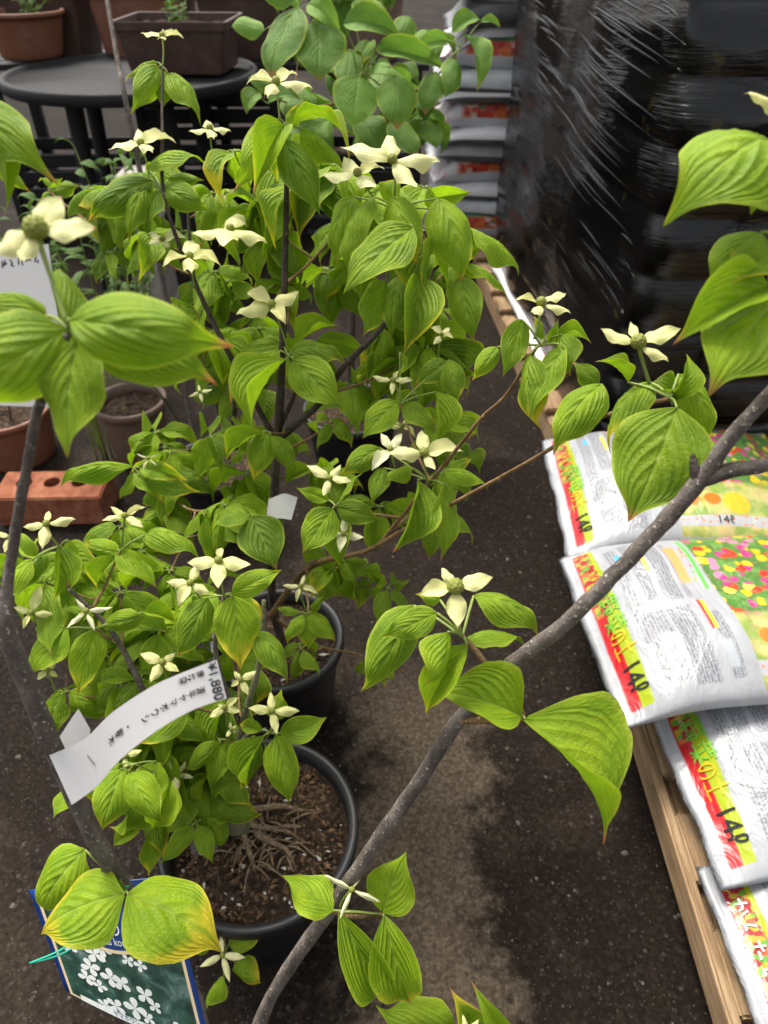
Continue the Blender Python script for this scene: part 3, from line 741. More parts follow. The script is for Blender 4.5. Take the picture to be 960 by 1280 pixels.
def planter(label, cx, cy, z0, w_, d_, h, mat, rz=0, group='brown planters on the black table'):
    root = empty('planter', (cx, cy, z0), label, 'planter', group); T = Matrix.Translation((cx, cy, z0)) @ Matrix.Rotation(rz, 4, 'Z')
    V = []; F = []
    def ring(hw, hd, z, rc=.018):
        b0 = len(V)
        for sx, sy, a0 in ((1, 1, 0), (-1, 1, 90), (-1, -1, 180), (1, -1, 270)):
            for k in range(5): a = R(a0+k*22.5); V.append(Vector((sx*(hw-rc)+rc*math.cos(a), sy*(hd-rc)+rc*math.sin(a), z)))
        return b0
    prof = [(.86, .001), (.87, .006), (.985, h-.03), (1.03, h-.029), (1.04, h-.003), (1.03, h), (.985, h-.001), (.965, h-.035)]
    rs = [ring(w_/2*s, d_/2*s, z) for s, z in prof]
    for a, b_ in zip(rs, rs[1:]):
        for j in range(20): F.append((a+j, a+(j+1) % 20, b_+(j+1) % 20, b_+j))
    F.append(tuple(rs[0]+j for j in reversed(range(20))))
    obj('pot_wall', mesh('pot_wall', V, F, mat, smooth=False), root, T)
    N = 24; V = []; F = []
    for j in range(N+1):
        for i in range(N+1):
            x = (i/N-.5)*w_*.985; y = (j/N-.5)*d_*.985; V.append((x, y, h-.03+.012*mnoise.noise(Vector((x*30+cx*9, y*30, 2)))))
    for j in range(N):
        for i in range(N): a = j*(N+1)+i; F.append((a, a+1, a+N+2, a+N+1))
    obj('soil', mesh('soil', V, F, M['soil']), root, T); return root
q = PZ(224, 94, zt); QP = q.copy()
planter('square chocolate brown planter at the front of the black table', q.x, q.y+.14, zt+.001, .425, .32, .175, M['choc_pot'], R(-3))
q2 = PZ(32, 76, zt)
pot('plant_pot', 'terracotta coloured round pot on the black table', 'plant pot', None, (q2.x+.0, q2.y+.09), .165, .125, .17, M['terracotta'], M['soil'], zt+.002, .012)
bn = empty('plant_bench', (q.x-.1, q.y+.68, 0), 'long black slatted bench behind the round table', 'bench')
for k in range(4): box('slat', (q.x-1.05, q.x+1.0, q.y+.46+k*.115, q.y+.56+k*.115, .745, .77), M['table'], bn, .004)
for x in (-1.0, -.05, .92):
    for y in (.47, .86): box('leg', (q.x+x, q.x+x+.05, q.y+y, q.y+y+.05, 0, .744), M['table'], bn, .005)
for k, (x, w_, lab, mt) in enumerate(((-.72, .40, 'dark brown planter on the bench behind the terracotta pot', 'choc_pot'), (-.27, .42, 'reddish brown planter on the bench beyond the bare cane', 'terracotta'), (.20, .44, 'large chocolate planter on the bench behind the square planter', 'choc_pot'), (.68, .42, 'taupe planter on the bench behind the pale shrub', 'brown_pot'))):
    planter(lab, q.x+x, q.y+.68, .771, w_, .30, .26, M[mt], R((-3, 2, 3, -2)[k]), 'planters on the slatted bench')
# back shelf; black crates added behind the table to darken the space there
def crate(label, c, w_, d_, h, z0=0, rz=0):
    root = empty('dark_fill_crate', (c[0], c[1], z0), label, 'crate', 'black plastic crates added for darkness behind the table'); T = Matrix.Translation((c[0], c[1], z0)) @ Matrix.Rotation(rz, 4, 'Z')
    box('floor_panel', (-w_/2, w_/2, -d_/2, d_/2, 0.001, .012), M['table'], root, .002, T)
    for sx in (-1, 1):
        for sy in (-1, 1):
            box('corner_post', (sx*w_/2-.02, sx*w_/2+.02, sy*d_/2-.02, sy*d_/2+.02, .0125, h), M['table'], root, .004, T)
    k = 0
    while .05+k*.075 < h:
        z = .04+k*.075
        for sy in (-1, 1): box('slat', (-w_/2+.021, w_/2-.021, sy*d_/2-.008, sy*d_/2+.008, z, z+.055), M['table'], root, .003, T)
        for sx in (-1, 1): box('slat', (sx*w_/2-.008, sx*w_/2+.008, -d_/2+.021, d_/2-.021, z, z+.055), M['table'], root, .003, T)
        k += 1
crate('black slatted plastic crate added for darkness under the bench, by the concrete block', (q.x+.0, q.y+.66), .62, .34, .34)
crate('black slatted plastic crate added for darkness, stacked on the one by the concrete block', (q.x-.02, q.y+.66), .62, .34, .335, .345, R(1))
crate('black slatted plastic crate added for darkness under the bench, behind the pale shrub', (q.x+.68, q.y+.68), .56, .36, .40, 0, R(-4))
crate('black slatted plastic crate added for darkness, far left of the yard behind the table leg', (q.x-.72, q.y+.66), .60, .34, .42, 0, R(3))
b_ = P(150, 205, 2.3)
blk = empty('concrete_block', (b_.x, b_.y+.12, 0), 'pale grey concrete block standing on end under the black table', 'block')
box('block_body', (b_.x-.055, b_.x+.055, b_.y+.02, b_.y+.20, .002, .62), M['concrete'], blk, .008)
for k in (0, 1): box('block_lip', (b_.x-.062, b_.x+.062, b_.y+.015, b_.y+.205, .16+k*.3, .175+k*.3), M['concrete'], blk, .003)

# ------------------------------------------------------------------ leaves, flowers, trees
YK = [0, .04, .10, .20, .32, .44, .56, .68, .78, .86, .92, .965, 1.0]
WK = [.03, .34, .64, .90, 1.0, .985, .88, .68, .43, .21, .105, .055, .004]
WB = [.14, .32, .52, .80, .97, 1.0, .93, .76, .55, .34, .18, .08, .004]     # bract
WR = [.05, .36, .66, .92, 1.0, .99, .93, .80, .63, .44, .26, .12, .004]     # rounder shrub leaf
def prof(K): return lambda y: float(np.interp(y, YK, K))
def smoothprof(K):
    xs = np.linspace(0, 1, 201); ys = np.interp(xs, YK, K); k = np.array([1, 2, 3, 2, 1])/9.
    ys2 = np.convolve(np.pad(ys, 2, 'edge'), k, 'valid'); ys2[-1] = .002; ys2 = np.convolve(np.pad(ys2, 3, 'edge'), np.ones(7)/7, 'valid'); ys2[-3:] = [.02, .012, .003]
    return lambda y: float(np.interp(y, xs, ys2))
PL, PB, PR = smoothprof(WK), smoothprof(WB), smoothprof(WR)
def leaf_mesh(name, pr, mat, arch, cup, fold, wave, tip, twist, seed, nu=20, nv=28, quilt=.014, spacing=.185, edge=.012, skew=0.):
    V = []; F = []; UV = []
    for j in range(nv+1):
        y = j/nv; y = y+.06*math.sin(2*math.pi*y)*-.4
        hw = pr(y)*.5
        hw *= 1+edge*2.2*mnoise.noise(Vector((y*9, seed*3.3, 0)))
        for i in range(nu+1):
            u = -1+2*i/nu; au = abs(u)
            x = u*hw
            z = arch*4*y*(1-y)*(.85+.3*(1-y))
            z -= cup*(u*hw*2)**2
            z += fold*au*hw*2
            z += wave*u*u*math.sin(y*11+seed*1.7+(1.3 if u > 0 else 0))*(y*(1-y)*4)
            z += tip*max(0, y-.72)**2*10
            v0 = y+math.log(max(1e-3, 1-.92*au))/1.7
            ph = ((v0+10)/spacing) % 1.0; tri = abs(2*ph-1)
            live = min(1, max(0, (.66-v0)/.18))*min(1, max(0, (v0+.52)/.2))
            z -= quilt*live*math.sin(tri*math.pi/2)*min(1, hw*4)
            z -= quilt*.9*max(0, 1-au*7)
            z += .012*mnoise.noise(Vector((u*1.7, y*4, seed*5.1)))
            th = twist*(y-.5)
            xx = x*math.cos(th)-0*z; zz = z+x*math.sin(th)
            V.append((xx+skew*y*(1-y), y, zz)); UV.append(((u+1)/2, y))
    for j in range(nv):
        for i in range(nu): a = j*(nu+1)+i; F.append((a, a+1, a+nu+2, a+nu+1))
    return mesh(name, V, F, mat, uv=UV)
LEAF = []; random.seed(5)
#            arch  cup  fold wave  tip   twist
for k, a in enumerate([(.06, .10, .08, .035, -.05, .2), (.13, .22, .05, .045, -.10, -.3), (.19, .26, .06, .040, -.12, .35), (.26, .28, .06, .045, -.10, -.4),
                       (.12, -.12, .24, .045, -.10, .3), (.19, -.10, .32, .045, -.16, -.35), (.06, .14, .08, .060, .05, .35), (.17, .40, .02, .040, -.16, -.2),
                       (.28, .06, .18, .055, -.18, .45), (.11, .28, .03, .065, -.08, -.55)]):
    LEAF.append(leaf_mesh('dogwood_leaf', PL, M['leaf'], *a, k, skew=rnd(-.12, .12)))
RLEAF = [leaf_mesh('shrub_leaf', PR, M['leaf_pale'], *a, 40+k, spacing=.13, quilt=.006) for k, a in enumerate([(.05, .10, .04, .02, -.1, .1), (.12, .2, .0, .03, -.2, -.2), (.16, -.04, .14, .03, -.2, .2)])]
DLEAF = [leaf_mesh('small_leaf', PL, M['leaf_dark'], *a, 60+k, nu=8, nv=10, quilt=.004) for k, a in enumerate([(.08, .1, .05, .02, -.2, .1), (.18, .1, .1, .03, -.2, -.3)])]
BRACT = [leaf_mesh('bract', PB, M['bract'], *a, 80+k, nu=12, nv=18, quilt=.0, edge=.02) for k, a in enumerate([(.05, .12, .0, .05, .10, .2), (.10, .1, .05, .06, .08, -.3), (.04, -.1, .10, .06, -.18, .5), (.08, .2, .0, .08, -.12, -.5)])]
def head_mesh():
    bm = bmesh.new(); bmesh.ops.create_icosphere(bm, subdivisions=4, radius=1)
    ga = math.pi*(3-math.sqrt(5)); N = 46
    pts = [Vector((math.sqrt(1-(1-2*(i+.5)/N)**2)*math.cos(ga*i), math.sqrt(1-(1-2*(i+.5)/N)**2)*math.sin(ga*i), 1-2*(i+.5)/N)) for i in range(N)]
    for v in bm.verts:
        d = min((v.co-p).length for p in pts); v.co *= 1+.16*math.exp(-(d/.16)**2)-.05
    me = bpy.data.meshes.new('flower'); bm.to_mesh(me); bm.free(); me.materials.append(M['head']); me.polygons.foreach_set('use_smooth', [True]*len(me.polygons)); return me
HEAD = head_mesh()

def orient(base, tip, hint):
    y = (tip-base); L = y.length; y = y/L; z = hint-y*hint.dot(y); z = z.normalized() if z.length > 1e-4 else y.orthogonal().normalized(); x = y.cross(z)
    return Matrix(((x.x, y.x, z.x, base.x), (x.y, y.y, z.y, base.y), (x.z, y.z, z.z, base.z), (0, 0, 0, 1))), L
class Tree:
    def __init__(s, name, base, label, cat, group=None, leaves=LEAF, twig='bark_brown', leafname='leaf'):
        s.root = empty(name, base, label, cat, group); s.sk = []; s.leaves = leaves; s.twig = twig; s.n = 0; s.base = Vector(base); s.leafname = leafname
    def stem(s, pts, mat='bark', name='stem', seg=10, lump=.18, n=7):
        path = smoothpath([(Vector(p), r) for p, r in pts], n); s.sk += [(p.copy(), r) for p, r in path]
        V, F = tube_geo(path, seg, lump=lump); return obj(name, mesh(name, V, F, M[mat]), s.root)
    def leaf(s, base, tip, wr, hint, var=None, yellow=0., dark=0., blush=0., roll=None, mir=None):
        ax = (tip-base).normalized(); hint = Matrix.Rotation(random.gauss(0, .42) if roll is None else roll, 3, ax) @ hint
        W4, L = orient(base, tip, hint); k = random.randrange(len(s.leaves)) if var is None else var
        o = obj(s.leafname, s.leaves[k], s.root, W4 @ Matrix.Diagonal((wr*L*((-1 if random.random() < .5 else 1) if mir is None else mir), L, L, 1)))
        o.color = (yellow, dark, blush, 1); s.n += 1; return o
    def link(s, node, r=.0022, mat=None, minr=.0012, sag=.25, name='twig'):
        """a twig from the nearest lower wood to node"""
        best = min(s.sk, key=lambda q: (q[0]-node).length + (1.2*max(0, q[0].z-node.z+.03)))
        p0 = best[0]; d = node-p0
        if d.length < .006: return
        m1 = p0+d*.4+Vector((rnd(-1, 1), rnd(-1, 1), rnd(-.4, .4)))*d.length*.06 - UP*d.length*sag*.30; m2 = p0+d*.75-UP*d.length*sag*.12
        r0 = min(best[1]*.8, max(r, .0016+.008*d.length))
        path = smoothpath([(p0, r0), (m1, r0*.8), (m2, (r0+minr)/2*.9), (node, minr)], 5)
        V, F = tube_geo(path, 6, lump=.15); obj(name, mesh(name, V, F, M[mat or s.twig]), s.root)
        s.sk += [(p.copy(), q) for p, q in path[3:]]
    def petiole(s, a, b_, r=.0011):
        if (b_-a).length < .003: return
        V, F = tube_geo(smoothpath([(a, r), ((a+b_)/2+UP*.002, r), (b_, r*.9)], 3), 5); obj('petiole', mesh('petiole', V, F, M['petiole']), s.root)
    def cluster(s, node, leaves, link=True, hintmix=(.75, .65), r=.0022, mat=None):
        """node (u,v,d); leaves (bu,bv,tu,tv,w[,opts]) in picture measures, unprojected to their own depth"""
        nd = P(*node)
        if link: s.link(nd, r, mat)
        for lf in leaves:
            bu, bv, tu, tv, wr = lf[:5]; o = lf[5] if len(lf) > 5 else {}
            d0 = node[2]+o.get('d', 0)
            b3 = P(bu, bv, d0); dt = o.get('dt', rnd(-.012, .012)); t3 = P(tu, tv, d0+dt)
            camd = (CAM-b3).normalized()
            hint = camd*o.get('c', hintmix[0])+UP*o.get('up', hintmix[1])+Vector((rnd(-1, 1), rnd(-1, 1), rnd(-1, 1)))*.16
            s.petiole(nd, b3)
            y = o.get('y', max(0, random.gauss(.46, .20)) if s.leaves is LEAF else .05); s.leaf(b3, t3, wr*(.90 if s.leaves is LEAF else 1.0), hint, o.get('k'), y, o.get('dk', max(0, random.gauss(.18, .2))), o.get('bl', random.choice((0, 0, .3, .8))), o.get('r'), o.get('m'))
    def whorl(s, node, L=.075, n=None, droop=None, az0=None, r=.002, wr=.50):
        s.link(node, r); n = n or random.choice((4, 4, 5, 6)); az0 = rnd(0, 6.3) if az0 is None else az0
        for k in range(n):
            a = az0+k*2*math.pi/n+rnd(-.35, .35); dr = (rnd(.35, 1.25) if droop is None else droop+rnd(-.2, .2)); l = L*rnd(.65, 1.15)
            d = Vector((math.cos(a)*math.cos(dr), math.sin(a)*math.cos(dr), -math.sin(dr)))
            b3 = node+Vector((math.cos(a), math.sin(a), .35))*.007; out = Vector((math.cos(a), math.sin(a), 0))
            hint = UP*math.cos(dr)+out*math.sin(dr)+Vector((rnd(-1, 1), rnd(-1, 1), 0))*.22
            s.petiole(node, b3); s.leaf(b3, b3+d*l, wr*rnd(.88, 1.12), hint, None, max(0, random.gauss(.38, .22)) if s.leaves is LEAF else .05, max(0, random.gauss(.25, .25)), random.choice((0, 0, 0, .5)))
    def flower(s, c, tips, axis=(.30, .9), green=0., white=0., size=.0105, peduncle=None, blen=None, wr=.66, blush=.35):
        """c (u,v,d); bract tips in picture measures on the flower's own plane"""
        c3 = P(*c); camd = (CAM-c3).normalized(); n = (camd*axis[0]+UP*axis[1]+Vector((rnd(-1, 1), rnd(-1, 1), 0))*.08).normalized()
        # head radius
        hr = size*.43
        Wh = Matrix.Translation(c3+n*hr*.5) @ n.to_track_quat('Z', 'Y').to_matrix().to_4x4() @ Matrix.Diagonal((hr, hr, hr, 1))
        f = obj('flower', HEAD, s.root, Wh)
        az = []; e1 = n.orthogonal().normalized(); e2 = n.cross(e1)
        ls = []
        for (u, v) in tips:
            rr = ray(u, v); t = (c3-CAM).dot(n)/rr.dot(n); p = CAM+rr*t; d = p-c3
            lim = blen or .052
            p2 = P(u, v, c[2])-c3
            if d.length > max(lim, p2.length*1.7): d = d.lerp(p2, .6) if d.length < p2.length*3 else p2+n*.0
            if d.length < .010: d = p2
            ls.append(d)
        need = 4-len(ls); L = sum(d.length for d in ls)/len(ls)
        while need > 0:
            ang = sorted(math.atan2(d.dot(e2), d.dot(e1)) % (2*math.pi) for d in ls); gaps = [((ang[(i+1) % len(ang)]-a) % (2*math.pi) or 2*math.pi, a) for i, a in enumerate(ang)]
            g, a = max(gaps); a += g/2; ls.append((e1*math.cos(a)+e2*math.sin(a))*L*rnd(.8, 1)); need -= 1
        for d in ls:
            dd = d.normalized(); b3 = c3+dd*hr*.55; W4, l = orient(b3, c3+d+n*rnd(-.004, .003), n)
            o = obj('bract', random.choice(BRACT), f, W4 @ Matrix.Diagonal((wr*.84*l*rnd(.9, 1.1), l, l, 1))); o.color = (max(0, min(1, green+rnd(-.15, .2))), white, blush*random.choice((0, 1, 1)), 1)
        if peduncle is not None:
            pd = P(*peduncle); V, F = tube_geo(smoothpath([(pd, .0014), ((pd+c3)/2+Vector((rnd(-.003, .003), 0, 0)), .0011), (c3, .0016)], 4), 6); obj('peduncle', mesh('peduncle', V, F, M['petiole']), f)
        return f

# ------------------------------------------------------------------ tree with the price tag (both long stems leave one pot below the frame)
random.seed(101)
bN = Vector((potN.x, potN.y, .19))
TN_ = Tree('dogwood_tree', bN, 'dogwood tree with thick grey stems, carrying the curled white price tag', 'tree', 'potted flowering dogwood trees')
fork = bN+Vector((0, .01, .04))
TN_.stem([(bN-UP*.03, .015), (bN+UP*.02, .0145), (fork, .014)], 'bark', 'trunk')
TN_.stem([(fork-UP*.01, .012), (P(322, 1285, .80), 0.0078), (P(425, 1120, .68), 0.0069), (P(515, 990, .60), 0.0062), (P(570, 905, .555), 0.0060), (P(640, 830, .52), 0.0056), (P(705, 780, .495), 0.0054), (P(795, 690, .465), 0.0053), (P(875, 600, .445), 0.0054), (P(915, 545, .435), 0.0046), (P(985, 465, .42), 0.0043), (P(1040, 380, .42), 0.0040)], 'bark', 'stem', 12, .22, 9)
TN_.stem([(P(878, 598, .445), .0055), (P(915, 588, .438), .0046), (P(965, 578, .43), .0040), (P(1000, 540, .42), .0034), (P(1000, 420, .40), .003), (P(982, 360, .39), .0027), (P(968, 300, .385), .0025), (P(972, 205, .38), .002)], 'bark', 'branch')
TN_.stem([(P(872, 600, .445), .004), (P(868, 585, .443), .003), (P(866, 568, .442), .0016)], 'bark_dark', 'spur')
TN_.stem([(fork-UP*.01, .011), (P(250, 1275, .79), 0.0086), (P(200, 1185, .70), 0.0080), (P(155, 1112, .62), 0.0074), (P(118, 1045, .56), 0.0070), (P(75, 955, .50), 0.0064), (P(30, 845, .45), 0.0061), (P(6, 785, .43), 0.0057), (P(8, 740, .425), 0.0033), (P(22, 650, .41), 0.0030), (P(38, 560, .38), 0.0027), (P(48, 510, .36), 0.0025), (P(72, 455, .34), 0.0020), (P(84, 418, .33), 0.0016)], 'bark', 'stem', 12, .22, 9)
TN_.stem([(P(6, 785, .43), .006), (P(-40, 700, .42), .0048), (P(-70, 500, .42), .004), (P(-70, 260, .41), .003), (P(-35, 165, .40), .002)], 'bark', 'branch')
# near blurred whorl on the left
TN_.cluster((86, 412, .33), [(82, 412, -75, 500, .66, {'k': 1, 'y': .35}), (97, 425, 88, 572, .66, {'k': 6, 'y': .1}), (88, 400, 292, 432, .52, {'k': 3, 'y': .35, 'bl': 1, 'd': -.012, 'up': 1.0}),
    (118, 420, 270, 476, .62, {'k': 2, 'y': .4, 'bl': 1, 'dk': .35, 'd': .02, 'up': .9}), (58, 395, -30, 372, .6, {'d': .03, 'k': 2}), (92, 408, 70, 330, .5, {'d': .02}), (94, 420, 72, 500, .4, {'d': .015, 'k': 4})], link=False)
TN_.flower((45, 290, .325), [(-12, 312), (78, 252), (122, 293), (25, 325)], (.55, .7), .05, .1, .0125, (84, 405, .33), .07, .8, .9)
TN_.cluster((-32, 160, .40), [(-32, 140, 68, 226, .52, {'k': 3, 'y': .2, 'up': .9}), (-10, 205, 38, 240, .42, {'bl': 1, 'y': .5}), (-12, 195, 10, 262, .32, {'y': .4})], link=False)
# upper right
TN_.cluster((968, 205, .38), [(970, 180, 832, 273, .95, {'k': 3, 'y': .35, 'up': .9, 'bl': 0, 'r': .0}), (948, 202, 940, 268, .95, {'k': 0, 'y': .1}), (972, 200, 1050, 250, .6)], link=False)
TN_.flower((985, 140, .37), [(930, 118), (1010, 120)], (.4, .8), 0, 0, .012, (970, 200, .38), .045, .30)
TN_.cluster((968, 300, .385), [(950, 291, 885, 361, .85, {'k': 2, 'r': 0, 'y': .2}), (972, 306, 915, 352, .95, {'k': 0, 'r': 0}), (960, 357, 842, 427, .55, {'k': 4, 'r': 0, 'y': .45, 'bl': .8}), (985, 362, 886, 488, .88, {'k': 1, 'r': .1, 'y': .3, 'bl': .6})], link=False)
# whorl with the sharp flower by the thick stem
TN_.stem([(P(575, 897, .55), .0042), (P(612, 900, .54), .0034), (P(652, 897, .525), .0030), (P(628, 858, .52), .0024), (P(598, 818, .515), .0022), (P(578, 795, .515), .0019)], 'bark_brown', 'shoot')
TN_.cluster((653, 897, .525), [(652, 895, 543, 862, .80, {'k': 4, 'm': -1, 'r': .05, 'y': .12, 'dk': .1, 'd': -.004}), (656, 899, 766, 1050, .98, {'k': 4, 'm': 1, 'r': -.72, 'y': .35, 'bl': .9, 'dk': .0, 'd': -.006})], link=False)
TN_.cluster((578, 796, .515), [(546, 766, 478, 796, .56, {'k': 6, 'y': .4}), (517, 757, 452, 868, .50, {'k': 2, 'y': .45, 'd': .03}), (560, 790, 536, 858, .78, {'k': 7, 'y': .15, 'd': -.02, 'dk': 0}), (584, 806, 530, 893, .46, {'k': 4, 'r': .1, 'y': .55, 'd': -.006}),
    (592, 745, 676, 792, .56, {'k': 3, 'y': .3, 'd': .03, 'up': .9}), (582, 802, 660, 806, .58, {'k': 2, 'y': .3, 'd': .012, 'up': .9, 'dk': .3}), (550, 750, 520, 742, .7, {'d': .02})], link=False)
TN_.flower((569, 735, .50), [(524, 741), (552, 709), (616, 722), (573, 782)], (.62, .62), .05, .05, .0135, (576, 796, .515), .05, .66, .6)
# yellowing pair on the left stem
TN_.cluster((157, 1114, .60), [(155, 1117, 46, 1166, .88, {'k': 1, 'r': .25, 'y': .82, 'dk': 0, 'd': -.03, 'bl': .2}), (160, 1117, 280, 1186, .90, {'k': 1, 'r': -.3, 'y': .85, 'dk': 0, 'd': -.035, 'bl': .2}), (106, 1062, 52, 1142, .72, {'k': 2, 'y': .4, 'd': .0}), (92, 985, 66, 1022, .95, {'k': 0, 'y': .2, 'd': -.02})], link=False)
# low twigs on the right stem
TN_.stem([(P(412, 1137, .685), .0030), (P(445, 1146, .67), .0022), (P(478, 1143, .66), .0018)], 'bark_brown', 'shoot')
TN_.cluster((478, 1143, .66), [(478, 1140, 507, 1066, .88, {'k': 0, 'y': .15}), (480, 1145, 513, 1260, .57, {'k': 4, 'y': .55, 'd': -.01}), (424, 1140, 480, 1246, .46, {'k': 5, 'y': .4}), (416, 1138, 352, 1096, .85, {'k': 6, 'y': .1, 'd': .01})], link=False)
TN_.flower((440, 1112, .655), [(404, 1092), (476, 1128), (424, 1150), (456, 1086)], (.75, .3), 0, .8, .006, (425, 1135, .675), .05, .20, 0)
TN_.stem([(P(322, 1290, .80), .004), (P(450, 1320, .72), .003), (P(570, 1300, .67), .0022), (P(640, 1308, .66), .0016)], 'bark_brown', 'shoot')
TN_.cluster((570, 1294, .67), [(568, 1280, 470, 1262, .66, {'k': 2, 'y': .3}), (575, 1285, 520, 1300, .5), (590, 1280, 566, 1240, .8, {'d': .02, 'dk': .4}), (640, 1312, 591, 1230, .42, {'k': 4, 'y': .2})], link=False)
TN_.flower((585, 1292, .66), [(577, 1266), (610, 1300)], (.5, .5), 0, .1, .008, (585, 1300, .67), .03, .45)

# ------------------------------------------------------------------ middle tree (pot B)
random.seed(202)
bB = Vector((potB.x+.01, potB.y, .20))
TB_ = Tree('dogwood_tree', bB, 'tallest dogwood tree, dark slender stem rising from the rear black pot', 'tree', 'potted flowering dogwood trees')
TB_.stem([(bB-UP*.02, .010), (P(340, 745, 1.30), 0.0078), (P(343, 620, 1.15), 0.0070), (P(350, 500, 1.03), 0.0061), (P(354, 400, .95), 0.0048), (P(357, 300, .88), 0.0036), (P(358, 230, .84), 0.0029), (P(356, 158, .80), 0.0019)], 'bark_dark', 'trunk')
TB_.stem([(P(338, 770, 1.31), 0.0055), (P(385, 710, 1.17), 0.0051), (P(455, 690, 1.02), 0.0036), (P(500, 665, .92), 0.0029), (P(620, 600, .73), 0.0022), (P(690, 560, .63), 0.0019), (P(750, 522, .555), 0.0017), (P(838, 498, .515), 0.0015)], 'bark_brown', 'branch')
TB_.stem([(P(350, 548, 1.075), .0055), (P(398, 505, .99), .0046), (P(430, 458, .93), .0040), (P(475, 412, .90), .0034), (P(512, 350, .86), .0028), (P(500, 265, .82), .0020)], 'bark_dark', 'branch')
TB_.stem([(P(470, 686, .99), 0.0029), (P(515, 630, .88), 0.0026), (P(548, 590, .82), 0.0023), (P(600, 525, .72), 0.0020), (P(632, 495, .665), 0.0018), (P(672, 432, .605), 0.0014)], 'bark_brown', 'branch')
TB_.stem([(P(350, 560, 1.09), .0046), (P(312, 490, 1.02), .004), (P(258, 385, .97), .0034), (P(208, 258, .92), .0026), (P(203, 165, .93), .0020), (P(203, 82, .95), .0014)], 'bark_dark', 'branch')
TB_.stem([(P(352, 530, 1.06), .0036), (P(372, 480, 1.0), .003), (P(366, 448, .95), .0022)], 'bark_dark', 'branch')
TB_.cluster((356, 156, .80), [(350, 150, 294, 238, .50, {'k': 3}), (356, 157, 316, 238, .50, {'k': 5, 'd': -.01}), (364, 158, 441, 190, .58, {'k': 8, 'up': 1.0}), (354, 176, 400, 268, .54, {'k': 1, 'dk': .6, 'y': 0}), (376, 162, 433, 214, .45, {'k': 7}), (362, 160, 372, 130, .7, {'d': .015}), (352, 160, 300, 180, .5, {'d': .03})], link=False)
TB_.flower((345, 104, .79), [(307, 98), (371, 90), (391, 107)], (.12, .95), .05, .1, .011, (350, 152, .80), .045)
TB_.cluster((495, 262, .82), [(492, 246, 522, 332, .62, {'k': 7, 'y': .7, 'd': -.03, 'bl': .7}), (468, 246, 432, 338, .55, {'k': 2, 'd': -.01}), (516, 284, 427, 366, .62, {'k': 0, 'd': -.04, 'y': .2}), (442, 246, 420, 332, .52, {'k': 3}), (548, 248, 578, 354, .62, {'k': 2, 'd': -.015}),
    (548, 300, 532, 392, .56, {'k': 4, 'd': .0, 'dk': .4}), (576, 345, 592, 428, .58, {'k': 1, 'bl': .8}), (526, 346, 506, 442, .56, {'k': 4, 'd': -.02}), (482, 352, 452, 420, .7, {'k': 6, 'd': .01, 'dk': .4}), (540, 262, 535, 232, .6, {'k': 0}), (490, 262, 494, 222, .7, {'d': .02, 'dk': .3}), (530, 250, 590, 240, .5, {'d': .03}), (500, 345, 488, 424, .55, {'k': 2, 'd': .02, 'dk': .5})])
TB_.flower((490, 201, .78), [(424, 188), (487, 164), (552, 198), (522, 234)], (.42, .8), .0, .2, .0125, (493, 250, .81), .065, .55, .8)
TB_.flower((447, 218, .79), [(402, 218), (430, 198), (470, 236)], (.35, .85), .0, .35, .011, (470, 255, .82), .05)
TB_.cluster((203, 240, .92), [(184, 212, 264, 208, .56, {'k': 3, 'up': 1, 'bl': .9, 'y': .4}), (207, 234, 264, 264, .62, {'k': 3, 'dk': .55, 'y': .2}), (199, 240, 184, 298, .62, {'k': 1, 'dk': .7, 'y': 0}), (190, 226, 108, 276, .52, {'k': 2, 'y': .5}), (182, 226, 160, 302, .5, {'k': 2, 'y': .3}), (195, 222, 130, 232, .5, {'d': .03}), (210, 225, 255, 225, .45, {'d': .03}), (200, 236, 150, 262, .5, {'d': .02, 'y': .5})], link=False)
TB_.flower((176, 180, .91), [(135, 188), (172, 160), (219, 170)], (.10, .95), 0, .15, .011, (186, 222, .92), .05)
TB_.flower((262, 161, .95), [(236, 165), (258, 150), (289, 163)], (.10, .95), 0, .15, .010, (265, 190, .97), .04)
TB_.cluster((203, 84, .95), [(199, 84, 164, 142, .55, {'k': 3}), (204, 86, 203, 137, .62, {'k': 1}), (210, 92, 252, 152, .52, {'k': 2}), (196, 78, 155, 100, .5, {'d': .02})], link=False)
TB_.flower((203, 46, .945), [(176, 43), (204, 38), (229, 43)], (.10, .95), .1, 0, .009, (203, 84, .95), .035)
TB_.cluster((362, 447, .95), [(357, 449, 310, 540, .64, {'k': 4, 'y': .3, 'd': -.03}), (367, 450, 427, 511, .70, {'k': 0, 'y': .1, 'd': -.03, 'dk': .25}), (350, 438, 284, 502, .60, {'k': 2}), (364, 440, 436, 456, .62, {'k': 3, 'up': 1}), (370, 430, 425, 405, .5, {'d': .02}), (352, 430, 300, 440, .5, {'d': .03})])
TB_.flower((340, 381, .90), [(295, 393), (308, 364), (374, 364), (357, 404)], (.55, .7), .05, .0, .0115, (360, 440, .94), .05)
TB_.flower((288, 287, .88), [(239, 291), (301, 262), (334, 299)], (.18, .9), .05, .05, .0115, (300, 330, .90), .055)
TB_.flower((237, 321, .90), [(202, 327), (241, 303), (278, 327)], (.12, .95), .1, 0, .011, (243, 360, .93), .045)
TB_.flower((203, 300, .95), [(188, 290), (235, 297), (212, 308)], (.25, .9), 0, .3, .009, (215, 330, .97), .04)
TB_.flower((283, 243, .98), [(268, 243), (300, 243)], (.15, .9), .3, 0, .008, (290, 275, 1.0), .03)
TB_.cluster((335, 540, 1.0), [(334, 540, 316, 602, .62, {'k': 1}), (340, 545, 372, 590, .5, {'dk': .4}), (328, 540, 280, 575, .5)])
